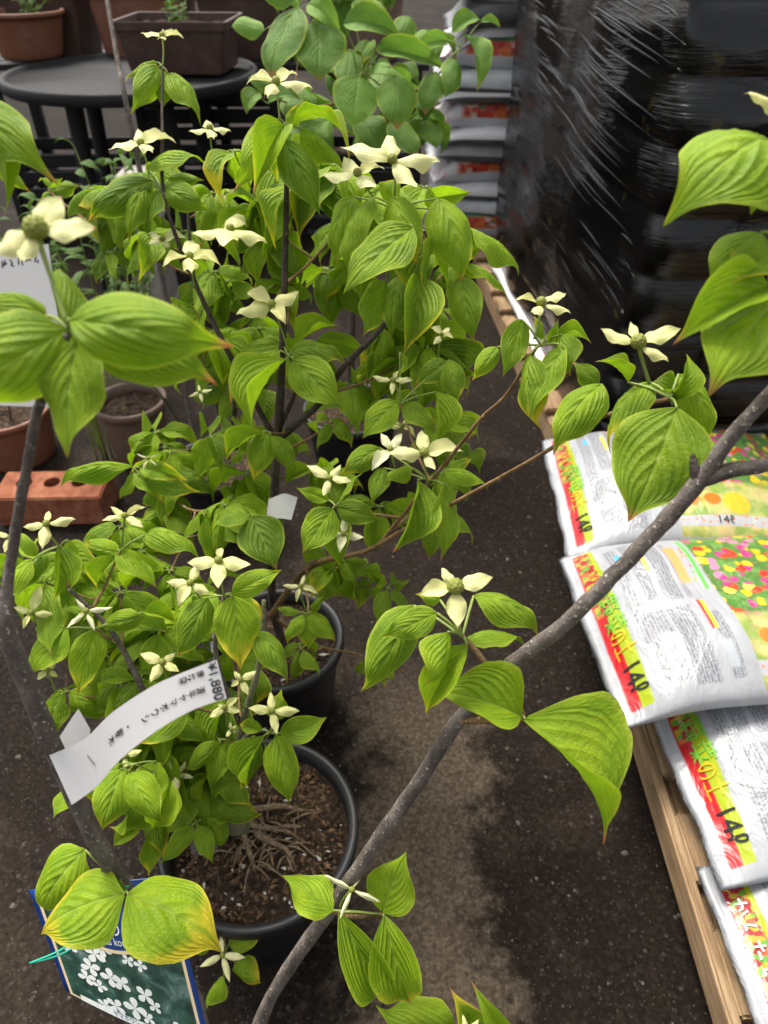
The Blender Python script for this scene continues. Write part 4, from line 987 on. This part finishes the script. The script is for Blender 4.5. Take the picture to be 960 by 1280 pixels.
TB_.cluster((500, 504, .88), [(497, 502, 452, 548, .70, {'k': 0}), (505, 506, 545, 541, .66, {'k': 0, 'dk': .35}), (545, 490, 548, 556, .6, {'k': 4}), (560, 452, 518, 482, .62, {'k': 0}), (562, 450, 571, 508, .6, {'k': 2, 'dk': .3}), (500, 440, 490, 470, .75, {'dk': .2}), (520, 490, 495, 520, .5, {'d': .03})])
TB_.flower((491, 476, .87), [(465, 470), (516, 475), (490, 494), (497, 465)], (.45, .8), .2, .2, .008, (499, 500, .88), .035, .45)
TB_.flower((552, 419, .93), [(539, 410), (567, 424)], (.3, .8), .1, .2, .007, (548, 450, .95), .03)
TB_.flower((503, 532, .93), [(484, 527), (482, 538), (520, 545)], (.45, .8), .4, 0, .007, (500, 555, .95), .03, .4)
TB_.flower((530, 567, .80), [(484, 568), (527, 538), (580, 563), (544, 588)], (.40, .8), .05, .1, .012, (535, 605, .83), .05, .55)
TB_.flower((488, 562, .82), [(476, 542), (464, 586)], (.5, .7), .0, .8, .008, (500, 600, .85), .045, .6)
TB_.cluster((535, 600, .84), [(522, 600, 494, 692, .50, {'k': 4, 'y': .3, 'd': -.02}), (556, 606, 553, 702, .50, {'k': 0, 'y': .35, 'd': -.03, 'dk': .2}), (556, 590, 612, 610, .45, {'k': 2}), (475, 560, 426, 594, .6, {'dk': .4, 'd': .03}), (515, 585, 480, 600, .7, {'d': -.01}), (545, 600, 510, 655, .5, {'d': .04, 'dk': .3}), (560, 585, 590, 575, .6, {'d': .03}), (480, 585, 465, 630, .6, {'d': .03, 'dk': .5})])
TB_.flower((412, 598, .85), [(383, 583), (426, 580), (440, 603), (404, 621)], (.6, .6), .05, .1, .008, (420, 630, .88), .045, .5)
TB_.cluster((420, 633, .88), [(416, 636, 377, 692, .74, {'k': 0, 'd': -.01, 'bl': .5}), (421, 634, 476, 650, .6, {'k': 0, 'up': .9}), (430, 650, 425, 710, .7, {'dk': .5, 'd': .03}), (410, 625, 370, 610, .5, {'d': .02}), (425, 628, 452, 590, .6, {'d': .02, 'dk': .3})])
TB_.flower((430, 668, .88), [(430, 646), (411, 668), (455, 672), (424, 691)], (.7, .5), .0, .8, .0075, (432, 690, .91), .035, .55)
TB_.cluster((385, 768, 1.06), [(385, 768, 421, 803, .6, {'k': 2}), (384, 768, 386, 812, .75, {'k': 0}), (380, 768, 358, 805, .6), (390, 765, 405, 745, .5), (375, 765, 345, 760, .5)])
TB_.flower((376, 733, 1.03), [(353, 731), (381, 718), (398, 742)], (.45, .7), .05, .3, .008, (384, 765, 1.06), .04, .4)
# reaching sprays to the right
TB_.cluster((838, 498, .515), [(846, 510, 786, 653, .90, {'k': 6, 'r': .1, 'y': .32, 'dk': .45, 'bl': .8, 'd': -.02, 'up': .25, 'c': 1.0}), (812, 478, 757, 562, .58, {'k': 2, 'dk': .3, 'd': .015}), (848, 468, 889, 548, .62, {'k': 2, 'd': .012, 'y': .3}), (838, 500, 862, 442, .55, {'k': 5, 'd': .01, 'dk': .3}), (785, 478, 747, 449, .6, {'d': .02, 'dk': .2}), (840, 505, 800, 490, .9, {'d': .02})], link=False)
TB_.flower((797, 430, .50), [(749, 415), (788, 402), (850, 414), (836, 452)], (.36, .85), .05, .0, .0125, (812, 480, .515), .055, .5, .5)
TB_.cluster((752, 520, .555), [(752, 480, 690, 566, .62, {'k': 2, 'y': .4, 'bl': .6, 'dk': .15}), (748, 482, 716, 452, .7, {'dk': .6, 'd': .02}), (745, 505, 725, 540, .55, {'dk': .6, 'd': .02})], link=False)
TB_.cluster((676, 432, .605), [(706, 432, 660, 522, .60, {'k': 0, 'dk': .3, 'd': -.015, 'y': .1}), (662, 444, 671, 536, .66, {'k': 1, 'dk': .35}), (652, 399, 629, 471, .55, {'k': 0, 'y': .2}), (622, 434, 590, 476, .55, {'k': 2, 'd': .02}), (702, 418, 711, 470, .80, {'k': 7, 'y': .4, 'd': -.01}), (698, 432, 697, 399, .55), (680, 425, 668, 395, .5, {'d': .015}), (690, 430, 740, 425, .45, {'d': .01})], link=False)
TB_.flower((676, 380, .595), [(644, 375), (708, 366), (714, 390)], (.22, .9), .05, .0, .010, (668, 424, .605), .045, .48)
# foliage filling the body of the tree
random.seed(207)
def fill(tree, poly, n, L=.072, **kw):
    for k in range(n):
        (u0, u1, v0, v1, d0, d1) = poly
        tree.whorl(P(rnd(u0, u1), rnd(v0, v1), rnd(d0, d1)), L*rnd(.85, 1.1), **kw)
fill(TB_, (255, 590, 190, 330, .88, 1.02), 17, .08)
fill(TB_, (260, 560, 330, 460, .96, 1.10), 13, .08)
fill(TB_, (380, 570, 440, 640, .95, 1.12), 9)
fill(TB_, (385, 500, 690, 760, 1.12, 1.25), 6, .06)
fill(TB_, (360, 480, 780, 830, 1.22, 1.3), 2, .055)

# ------------------------------------------------------------------ front tree (pot A)
random.seed(303)
bA = Vector((potA.x-.03, potA.y+.01, .205))
TA_ = Tree('dogwood_tree', bA, 'low bushy dogwood tree growing from the pot with exposed roots', 'tree', 'potted flowering dogwood trees')
TA_.stem([(bA-UP*.02, .019), (bA+UP*.012, .016), (P(292, 1030, 1.05), .0125), (P(290, 985, 1.0), .0085), (P(305, 900, .93), .0045), (P(325, 825, .89), .0038), (P(330, 750, .87), .0028)], 'bark_green', 'stem')
TA_.stem([(bA+Vector((-.01, -.03, -.02)), .0055), (P(270, 1075, 1.10), .0052), (P(276, 1005, 1.02), .0046), (P(300, 930, .95), .0036), (P(332, 912, .88), .0025)], 'bark', 'stem')
TA_.stem([(bA+Vector((-.035, -.02, -.02)), .0062), (P(247, 1075, 1.10), .0058), (P(240, 1020, 1.03), .0054), (P(213, 955, .97), .0048), (P(182, 870, .92), .0040), (P(140, 790, .88), .0032), (P(85, 735, .85), .0024)], 'bark', 'stem')
TA_.stem([(P(300, 905, .935), .0036), (P(270, 820, .88), .003), (P(280, 745, .83), .002)], 'bark', 'branch')
TA_.cluster((280, 745, .82), [(291, 745, 300, 836, .68, {'k': 6, 'y': .75, 'd': -.02, 'dk': 0, 'bl': .2}), (259, 748, 221, 822, .58, {'k': 2, 'y': .45}), (290, 742, 353, 712, .52, {'k': 6, 'y': .3, 'bl': .4}), (322, 790, 361, 853, .52, {'k': 2, 'y': .35}), (240, 745, 222, 800, .5, {'d': .03}), (300, 745, 330, 775, .5, {'d': .03})])
TA_.flower((273, 701, .80), [(234, 706), (276, 682), (314, 708), (273, 738)], (.60, .6), .05, .0, .0105, (280, 745, .82), .045, .62)
TA_.flower((238, 729, .82), [(208, 728), (222, 757), (262, 742)], (.6, .6), .05, .1, .0095, (255, 760, .84), .04, .62)
TA_.cluster((338, 916, .88), [(345, 919, 363, 1006, .56, {'k': 1, 'y': .45, 'dk': 0}), (330, 920, 308, 988, .52, {'k': 4, 'y': .4}), (350, 917, 409, 897, .62, {'k': 8, 'y': .4}), (328, 912, 298, 905, .6, {'dk': .4}), (322, 925, 300, 990, .4, {'d': .015, 'dk': .5}), (345, 900, 352, 862, .8, {'d': .03, 'dk': .2}), (330, 930, 345, 980, .4, {'d': .03})])
TA_.flower((340, 889, .86), [(310, 886), (338, 864), (375, 888), (346, 918)], (.66, .55), .1, .0, .0085, (338, 916, .88), .04, .5)
TA_.flower((301, 850, .87), [(292, 838), (320, 838), (310, 868), (288, 858)], (.7, .5), .3, 0, .0075, (305, 885, .89), .03, .6)
TA_.flower((281, 884, .87), [(262, 898), (272, 880), (298, 872), (300, 890)], (.7, .5), .25, 0, .008, (285, 910, .9), .035, .6)
TA_.flower((289, 912, .89), [(283, 922), (295, 916)], (.7, .5), .1, .1, .006, (288, 935, .91), .02, .6)
TA_.cluster((275, 925, .92), [(274, 926, 231, 963, .52, {'k': 3, 'y': .4}), (276, 932, 262, 986, .7, {'k': 1, 'y': .2}), (284, 925, 290, 975, .45, {'dk': .5}), (265, 920, 228, 915, .5, {'d': .03}), (290, 970, 268, 1000, .6, {'dk': .5, 'd': .02})])
TA_.cluster((236, 885, .88), [(236, 888, 163, 930, .52, {'k': 0, 'up': .8}), (240, 880, 215, 850, .6, {'dk': .3}), (230, 885, 180, 880, .4, {'d': .02})])
TA_.flower((203, 828, .86), [(175, 818), (219, 816), (187, 852), (224, 840)], (.65, .55), .1, 0, .0095, (210, 860, .89), .04, .6)
TA_.flower((60, 838, .88), [(48, 832), (70, 828), (46, 850), (72, 846)], (.7, .5), .3, 0, .007, (70, 865, .9), .025, .7)
TA_.cluster((118, 786, .87), [(119, 786, 97, 868, .58, {'k': 6, 'y': .6, 'dk': 0}), (84, 785, 37, 843, .72, {'k': 0, 'y': .3}), (178, 770, 123, 782, .52, {'k': 2}), (180, 765, 225, 780, .5), (115, 775, 80, 760, .5, {'d': .03})])
TA_.flower((108, 764, .85), [(94, 748), (141, 759), (83, 787), (119, 789)], (.7, .5), 0, .75, .008, (117, 786, .87), .04, .28)
TA_.flower((39, 766, .86), [(17, 760), (52, 732), (67, 767), (28, 785)], (.7, .5), .25, 0, .009, (60, 790, .88), .04, .5)
TA_.cluster((150, 688, .90), [(145, 690, 198, 735, .56, {'k': 0, 'y': .2}), (182, 668, 253, 702, .48, {'k': 3, 'y': .4, 'up': .9}), (150, 690, 104, 676, .5, {'k': 3}), (148, 695, 118, 735, .55, {'k': 5}), (178, 672, 205, 690, .6, {'dk': .5, 'd': .02})])
TA_.flower((156, 645, .87), [(127, 653), (138, 633), (183, 631), (180, 661)], (.50, .7), .05, .0, .0085, (152, 682, .90), .04, .42)
TA_.cluster((76, 682, .86), [(75, 682, 68, 753, .52, {'k': 4, 'y': .4}), (85, 675, 96, 715, .45), (40, 700, 5, 760, .55, {'y': .4}), (45, 695, 15, 665, .5, {'d': .02}), (60, 690, 28, 740, .4, {'d': .03})])
TA_.flower((58, 655, .84), [(29, 661), (61, 637), (95, 649), (53, 687)], (.62, .6), .05, .0, .0095, (75, 685, .86), .04, .52)
TA_.flower((12, 672, .86), [(-5, 665), (25, 680), (5, 690)], (.6, .6), .2, 0, .007, (30, 700, .88), .03, .5)
TA_.flower((222, 968, .93), [(211, 953), (242, 972), (218, 994)], (.5, .6), 0, .5, .008, (232, 995, .96), .04, .45)
TA_.flower((157, 945, .86), [(140, 942), (178, 938), (156, 962)], (.7, .5), .6, 0, .008, (165, 965, .88), .035, .5)
TA_.cluster((168, 968, .90), [(160, 962, 118, 1010, .62, {'k': 2, 'y': .3}), (166, 970, 168, 1032, .7, {'k': 0, 'y': .3}), (205, 955, 165, 1000, .5, {'k': 3}), (200, 970, 190, 1040, .55, {'k': 4, 'y': .3}), (175, 960, 215, 985, .6), (150, 960, 105, 985, .55, {'d': .03}), (168, 975, 140, 1040, .5, {'d': .03})])
TA_.cluster((168, 955, .82), [(152, 962, 126, 1040, .74, {'k': 1, 'y': .55, 'r': 0}), (162, 965, 203, 1032, .60, {'k': 2, 'y': .4, 'r': .1}), (196, 952, 178, 1015, .72, {'k': 0, 'd': .03}), (214, 975, 190, 1038, .62, {'k': 4, 'd': .05, 'y': .3}), (150, 955, 104, 972, .6, {'d': .04})])
TA_.cluster((182, 1032, .98), [(186, 1042, 187, 1095, .78, {'k': 0, 'dk': .3}), (178, 1030, 140, 1058, .6, {'dk': .3}), (190, 1030, 215, 1010, .6)])
TA_.cluster((282, 1190, 1.0), [(286, 1180, 332, 1163, .66, {'k': 0}), (294, 1203, 327, 1232, .7), (280, 1222, 256, 1262, .55), (262, 1180, 240, 1190, .8)], r=.002)
TA_.flower((278, 1194, .98), [(276, 1168), (249, 1209), (307, 1197), (287, 1228)], (.75, .35), 0, .35, .0075, (282, 1190, 1.0), .04, .36)
random.seed(307)
fill(TA_, (50, 330, 740, 880, .92, 1.03), 18, .075)
fill(TA_, (120, 310, 880, 970, .96, 1.05), 9, .07)

fill(TA_, (110, 270, 945, 1030, .92, 1.02), 7, .07)
fill(TA_, (40, 330, 720, 900, .90, 1.0), 9, .075)
# ------------------------------------------------------------------ rear left tree (pot C)
random.seed(404)
bC = Vector((potC.x, potC.y, .185))
TC_ = Tree('dogwood_tree', bC, 'thin stemmed dogwood tree behind the others, beside the tall taupe pot', 'tree', 'potted flowering dogwood trees')
TC_.stem([(bC-UP*.02, .007), (bC+UP*.05, .0065), (P(285, 570, 1.45), .006), (P(272, 510, 1.33), .005), (P(255, 440, 1.2), .004), (P(240, 330, 1.12), .003), (P(235, 260, 1.08), .002)], 'bark', 'trunk')
TC_.stem([(P(285, 570, 1.45), .0045), (P(240, 545, 1.33), .0038), (P(205, 500, 1.22), .003), (P(165, 452, 1.15), .0018)], 'bark', 'branch')
TC_.stem([(P(288, 580, 1.46), .0045), (P(235, 612, 1.28), .0036), (P(190, 600, 1.12), .003), (P(170, 585, 1.05), .0018)], 'bark', 'branch')
TC_.stem([(P(285, 570, 1.45), .004), (P(295, 500, 1.28), .0034), (P(300, 420, 1.18), .0024)], 'bark_dark', 'branch')
TC_.flower((168, 452, 1.10), [(150, 440), (195, 455), (160, 465)], (.4, .8), 0, .6, .008, (180, 470, 1.14), .045, .5)
TC_.flower((185, 573, 1.02), [(170, 566), (200, 567), (178, 590)], (.6, .6), 0, .6, .006, (172, 585, 1.05), .03, .2)
TC_.flower((250, 490, 1.05), [(235, 494), (266, 488)], (.4, .8), .1, .4, .006, (255, 510, 1.08), .03, .4)
TC_.cluster((167, 585, 1.04), [(165, 584, 72, 606, .36, {'k': 3, 'dk': .2, 'y': .2, 'up': .9}), (168, 590, 206, 628, .64, {'k': 0}), (172, 590, 150, 625, .5, {'dk': .2}), (175, 585, 235, 600, .45, {'dk': .4}), (180, 600, 250, 615, .45, {'dk': .5})], link=False)
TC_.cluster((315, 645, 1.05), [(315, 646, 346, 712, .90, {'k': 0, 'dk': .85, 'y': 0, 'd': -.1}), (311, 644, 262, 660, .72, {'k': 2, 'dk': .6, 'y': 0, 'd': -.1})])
TC_.cluster((60, 238, 1.35), [(62, 236, 48, 225, .5, {'y': .5}), (64, 238, 100, 232, .55, {'y': .5}), (62, 240, 50, 250, .45, {'y': .5}), (66, 238, 85, 248, .5, {'y': .4}), (64, 235, 78, 222, .5, {'y': .5})])
random.seed(409)
fill(TC_, (285, 420, 520, 640, 1.2, 1.36), 6, .07)
fill(TC_, (110, 300, 205, 320, 1.05, 1.22), 12, .08)
fill(TC_, (210, 340, 330, 480, 1.08, 1.25), 11, .08)
fill(TC_, (195, 330, 490, 640, 1.10, 1.28), 13, .075)
fill(TC_, (150, 300, 630, 740, 1.02, 1.2), 9, .075)
fill(TC_, (40, 150, 700, 760, 1.0, 1.1), 5, .07)

# ------------------------------------------------------------------ pale shrub behind
random.seed(505)
bS = Vector((potS.x, potS.y, .215))
TS_ = Tree('leafy_shrub', bS, 'pale green broad leaved shrub beside the stacked printed bags', 'shrub', None, RLEAF, 'bark_brown')
TS_.stem([(bS-UP*.02, .010), (bS+Vector((.01, 0, .3)), .009), (P(455, 190, 1.85), .008), (P(420, 90, 1.78), .006), (P(405, 20, 1.75), .005), (P(395, -60, 1.75), .003)], 'bark_dark', 'trunk')
TS_.stem([(P(455, 195, 1.86), .006), (P(500, 130, 1.75), .005), (P(540, 100, 1.68), .003), (P(575, 62, 1.62), .002)], 'bark_brown', 'branch')
TS_.stem([(P(425, 100, 1.78), .005), (P(370, 60, 1.7), .004), (P(352, 0, 1.68), .003)], 'bark_dark', 'branch')
TS_.cluster((375, 12, 1.62), [(370, 10, 336, 95, .70, {'k': 0}), (330, 38, 288, 28, .6, {'k': 1}), (400, 28, 398, 98, .95, {'k': 0}), (385, 5, 425, 35, .6), (370, 0, 320, -20, .6)])
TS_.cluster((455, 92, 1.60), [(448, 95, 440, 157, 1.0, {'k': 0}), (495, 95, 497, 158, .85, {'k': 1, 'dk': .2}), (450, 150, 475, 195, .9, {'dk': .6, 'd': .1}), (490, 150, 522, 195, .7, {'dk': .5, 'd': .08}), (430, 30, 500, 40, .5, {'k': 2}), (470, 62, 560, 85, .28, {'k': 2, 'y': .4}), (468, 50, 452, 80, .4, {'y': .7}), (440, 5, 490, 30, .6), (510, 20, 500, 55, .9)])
TS_.cluster((575, 60, 1.58), [(580, 45, 602, 108, .5, {'k': 2}), (570, 75, 560, 118, .7, {'k': 1, 'dk': .3}), (565, 40, 602, 22, .6, {'k': 2}), (600, 28, 626, 32, .45, {'y': .3}), (560, 50, 520, 60, .5), (545, 90, 530, 140, .7, {'dk': .5})])
TS_.cluster((320, 120, 1.72), [(325, 115, 306, 140, .9, {'dk': .5}), (335, 130, 375, 120, .7, {'dk': .4}), (345, 110, 310, 95, .6, {'dk': .4})])
fill(TS_, (370, 560, 20, 170, 1.75, 1.95), 15, .10, wr=.72)
fill(TS_, (340, 520, -60, 10, 1.7, 1.9), 6, .10, wr=.72)

# small weeds and herbs around the table foot
random.seed(606)
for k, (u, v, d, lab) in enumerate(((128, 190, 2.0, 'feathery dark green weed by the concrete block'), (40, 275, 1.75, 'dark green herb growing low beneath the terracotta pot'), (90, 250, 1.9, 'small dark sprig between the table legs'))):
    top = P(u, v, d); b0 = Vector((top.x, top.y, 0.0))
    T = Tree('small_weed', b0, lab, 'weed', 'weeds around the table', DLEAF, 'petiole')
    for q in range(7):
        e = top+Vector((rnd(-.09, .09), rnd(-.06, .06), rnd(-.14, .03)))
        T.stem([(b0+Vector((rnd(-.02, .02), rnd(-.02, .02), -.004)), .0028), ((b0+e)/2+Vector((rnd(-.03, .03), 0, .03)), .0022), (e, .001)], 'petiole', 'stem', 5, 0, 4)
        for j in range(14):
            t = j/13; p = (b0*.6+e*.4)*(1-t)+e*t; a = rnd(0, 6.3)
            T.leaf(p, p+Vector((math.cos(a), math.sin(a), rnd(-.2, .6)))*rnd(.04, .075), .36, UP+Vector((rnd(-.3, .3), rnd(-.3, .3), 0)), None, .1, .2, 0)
for (cx, cy, cz, lab) in ((q2.x+.03, q2.y+.09, zt+.135, 'tiny dark green seedling in the terracotta coloured pot'), (QP.x-.02, QP.y+.15, zt+.14, 'tiny dark green seedling in the square planter')):
    b0 = Vector((cx, cy, cz)); T = Tree('seedling', b0, lab, 'seedling', 'seedlings in the table planters', DLEAF, 'petiole')
    for q_ in range(7):
        e = b0+Vector((rnd(-.06, .06), rnd(-.05, .05), rnd(.05, .13)))
        T.stem([(b0-UP*.01, .002), ((b0+e)/2, .0016), (e, .0008)], 'petiole', 'stem', 5, 0, 4)
        for j in range(7):
            t = j/6; p = b0*(1-t)+e*t; a = rnd(0, 6.3); T.leaf(p, p+Vector((math.cos(a), math.sin(a), rnd(-.1, .6)))*rnd(.025, .045), .4, UP, None, .1, .1, 0)
stk = P(165, 165, 1.55)
tb = empty('bamboo_cane', (stk.x, stk.y, 0), 'thin bare cane standing upright in front of the black table', 'cane')
tube('cane', [(Vector((stk.x, stk.y, -.005)), .0065), (stk, .006), (P(150, 90, 1.55), .0055), (P(134, 0, 1.55), .005), (P(126, -60, 1.56), .004)], M['bark'], tb, 6, 8, .12)

# ------------------------------------------------------------------ price tag on the stem, plant label card
def ribbon(name, top, bot, mat, parent, n=40, m=8, th=.00035):
    """two edges as lists of (Vector,0)"""
    A = [p for p, r in smoothpath([(p, 0) for p in top], n//(len(top)-1))]; B = [p for p, r in smoothpath([(p, 0) for p in bot], n//(len(bot)-1))]
    k = min(len(A), len(B)); V = []; F = []
    for i in range(k):
        for j in range(m+1): V.append(A[i].lerp(B[i], j/m))
    for i in range(k-1):
        for j in range(m): a = i*(m+1)+j; F.append((a, a+1, a+m+2, a+m+1))
    o = obj(name, mesh(name, V, F, mat, smooth=False), parent)
    md = o.modifiers.new('thickness', 'SOLIDIFY'); md.thickness = th; md.offset = 0
    def at(s, t):
        x = s*(k-1); i = min(k-2, max(0, int(x))); f = x-i
        a = A[i].lerp(A[i+1], f); b2 = B[i].lerp(B[i+1], f); return a.lerp(b2, t)
    return o, at
tagroot = empty('price_tag', P(75, 950, .49), 'curled white price tag looped round the grey stem', 'price tag')
ED = [.482, .474, .458, .440, .425, .418]
tp, at = ribbon('tag_strip', [P(u, v, d) for (u, v), d in zip([(62, 944), (105, 924), (140, 891), (190, 858), (235, 838), (271, 825)], ED)],
            [P(u, v, d) for (u, v), d in zip([(90, 1006), (120, 984), (150, 950), (195, 914), (240, 888), (283, 873)], ED)], M['paper'], tagroot)
ribbon('tag_tail', [P(u, v, d) for u, v, d in [(62, 944, .482), (66, 935, .497), (85, 905, .503), (98, 886, .505)]], [P(u, v, d) for u, v, d in [(90, 1006, .482), (96, 985, .50), (108, 945, .507), (113, 912, .508)]], M['paper'], tagroot, 24)
def tag_text(body, size, s, t, mat, vertical=False):
    # tag reads with its top at the free end: text-right runs down across the strip, text-down runs back to the loop
    V, F = text_geo(body, size, 1.0, .012); out = []
    for p in V:
        ss = s + p.y*1.0; tt = t + p.x*3.55
        q = at(ss, tt); e = .004; du = at(ss+e, tt)-q; dv = at(ss, tt+e)-q; n = du.cross(dv).normalized()
        if n.dot(CAM-q) < 0: n = -n
        out.append(q+n*.0008)
    obj('lettering', mesh('lettering', out, F, mat, smooth=False), tp)
tag_text('¥1,880', .098, .950, .50, M['ink'])
tag_text('源\n平\nヤ\nマ\nボ\nウ\nシ', .050, .705, .60, M['ink'])
tag_text('南\n坊\n園', .050, .815, .20, M['ink'])
tag_text('・\n樹\n木', .048, .42, .50, M['ink'])
def slit():
    pts = [at(.20, .33), at(.235, .62)]; n = (at(.21, .4)-at(.2, .4)).cross(at(.2, .5)-at(.2, .4)).normalized()
    if n.dot(CAM-pts[0]) < 0: n = -n
    d = (pts[1]-pts[0]).normalized().cross(n)*.0006
    obj('slit', mesh('slit', [pts[0]-d+n*.0007, pts[0]+d+n*.0007, pts[1]+d+n*.0007, pts[1]-d+n*.0007], [(0, 1, 2, 3)], simple('slit_grey', (.25, .24, .24), .8)), tp)
slit()

t2 = empty('plant_tag', P(345, 640, 1.12), 'small white tag tied to the dark stem of the tallest tree', 'plant tag')
ribbon('tag_strip', [P(341, 622, 1.13), P(356, 617, 1.118), P(372, 622, 1.112)], [P(338, 648, 1.13), P(352, 648, 1.118), P(364, 650, 1.112)], M['paper'], t2, 12, 4)
ribbon('tag_loop', [P(341, 622, 1.13), P(336, 624, 1.14), P(341, 627, 1.152)], [P(338, 648, 1.13), P(333, 646, 1.14), P(339, 642, 1.152)], M['paper'], t2, 8, 3)

def card():
    d = .66; A, B, C_, D_ = P(36, 1112, d), P(212, 1095, d), P(266, 1318, d+.015), P(82, 1238, d+.01)
    D_ = A+(D_-A); C_ = B+(C_-B)
    root = empty('plant_label', (A+B+C_+D_)/4, 'blue bordered plant label card with white flower picture, hung on a stem', 'plant label')
    nn = (B-A).cross(D_-A).normalized(); nn = nn if nn.dot(CAM-A) > 0 else -nn
    def pt(a, b_, h=0): return A.lerp(B, a).lerp(D_.lerp(C_, a), b_)+nn*(h+.004*math.sin(math.pi*a)*b_)
    def patch(name, a0, a1, b0, b1, h, mat, parent, n=10):
        V = []; F = []; UV = []
        for j in range(n+1):
            for i in range(n+1): a = a0+(a1-a0)*i/n; b_ = b0+(b1-b0)*j/n; V.append(pt(a, b_, h)); UV.append((i/n, 1-j/n))
        for j in range(n):
            for i in range(n): q = j*(n+1)+i; F.append((q, q+1, q+n+2, q+n+1))
        return obj(name, mesh(name, V, F, mat, uv=UV), parent)
    body = patch('card', 0, 1, 0, 1, 0, M['blue_print'], root); md = body.modifiers.new('t', 'SOLIDIFY'); md.thickness = .0003; md.offset = 0
    patch('border_line', .038, .962, .04, 1, .0007, M['cream_line'], body)
    patch('picture', .060, .940, .06, .975, .0010, M['photo'], body)
    # blue header with a bowed lower edge
    V = []; F = []
    for i in range(21):
        a = .10+.78*i/20; e = .30+.16*math.sin(math.pi*i/20); V += [pt(a, .0, .0016), pt(a, e, .0016)]
    F = [(2*i, 2*i+2, 2*i+3, 2*i+1) for i in range(20)]
    obj('header', mesh('header', V, F, M['blue_print'], smooth=False), body)
    V2 = []; 
    for i in range(21):
        a = .10+.78*i/20; e = .30+.16*math.sin(math.pi*i/20); V2 += [pt(a, e, .0018), pt(a, e+.025, .0018)]
    obj('header_line', mesh('header_line', V2, F, M['cream_line'], smooth=False), body)
    random.seed(9); V = []; F = []
    for (a, b_, s) in ((.16, .50, .045), (.33, .52, .06), (.40, .47, .05), (.27, .64, .055), (.40, .68, .055), (.47, .70, .05), (.22, .74, .05), (.30, .78, .04), (.62, .74, .05), (.67, .80, .035), (.52, .86, .06), (.38, .90, .05), (.82, .93, .06), (.60, .90, .035), (.56, .52, .035), (.64, .54, .035), (.30, .93, .04)):
        r0 = rnd(0, 1.5); s *= 1.35
        for q in range(4):
            t = r0+q*math.pi/2; b0 = len(V)
            for (l, w_) in ((0, 0), (.3, .22), (.6, .34), (.85, .25), (1, .0), (.85, -.25), (.6, -.34), (.3, -.22)):
                V.append(pt(a+s*(l*math.cos(t)-w_*math.sin(t)), b_+s*1.25*(l*math.sin(t)+w_*math.cos(t))*.8, .0014+.00005*q))
            F.append(tuple(range(b0, b0+8)))
    obj('printed_flowers', mesh('printed_flowers', V, F, M['white_print'], smooth=False), body)
    patch('name_band', .12, .88, .945, .995, .0013, M['white_print'], body)
    def txt(s_, size, a, b_, mat, h):
        V, F = text_geo(s_, size); obj('lettering', mesh('lettering', [pt(a+p.x, b_-p.y*1.45, h) for p in V], F, M[mat], smooth=False), body)
    txt('Cornus kousa', .055, .47, .40, 'white_print', .0022); txt('ごあ', .11, .46, .30, 'white_print', .0022); txt('ヤマボウシ  山法師', .036, .5, .968, 'blue_print', .0016)
    # plastic tie through the card to the stem
    for k, (o1, o2) in enumerate(((0, 0), (3, 4))):
        tube('tie', [(P(37, 1204, d-.012), .0009), (P(75+o1, 1188+o2, d-.02), .0009), (P(108+o1, 1165+o2, d-.02), .0009), (P(130, 1138+o2, d-.012), .0009), (P(157+o1, 1108, .605), .0009)], M['tie'], root, 6, 6)
card()

for o in list(bpy.data.objects):
    if o.type == 'EMPTY' and not o.children: bpy.data.objects.remove(o)
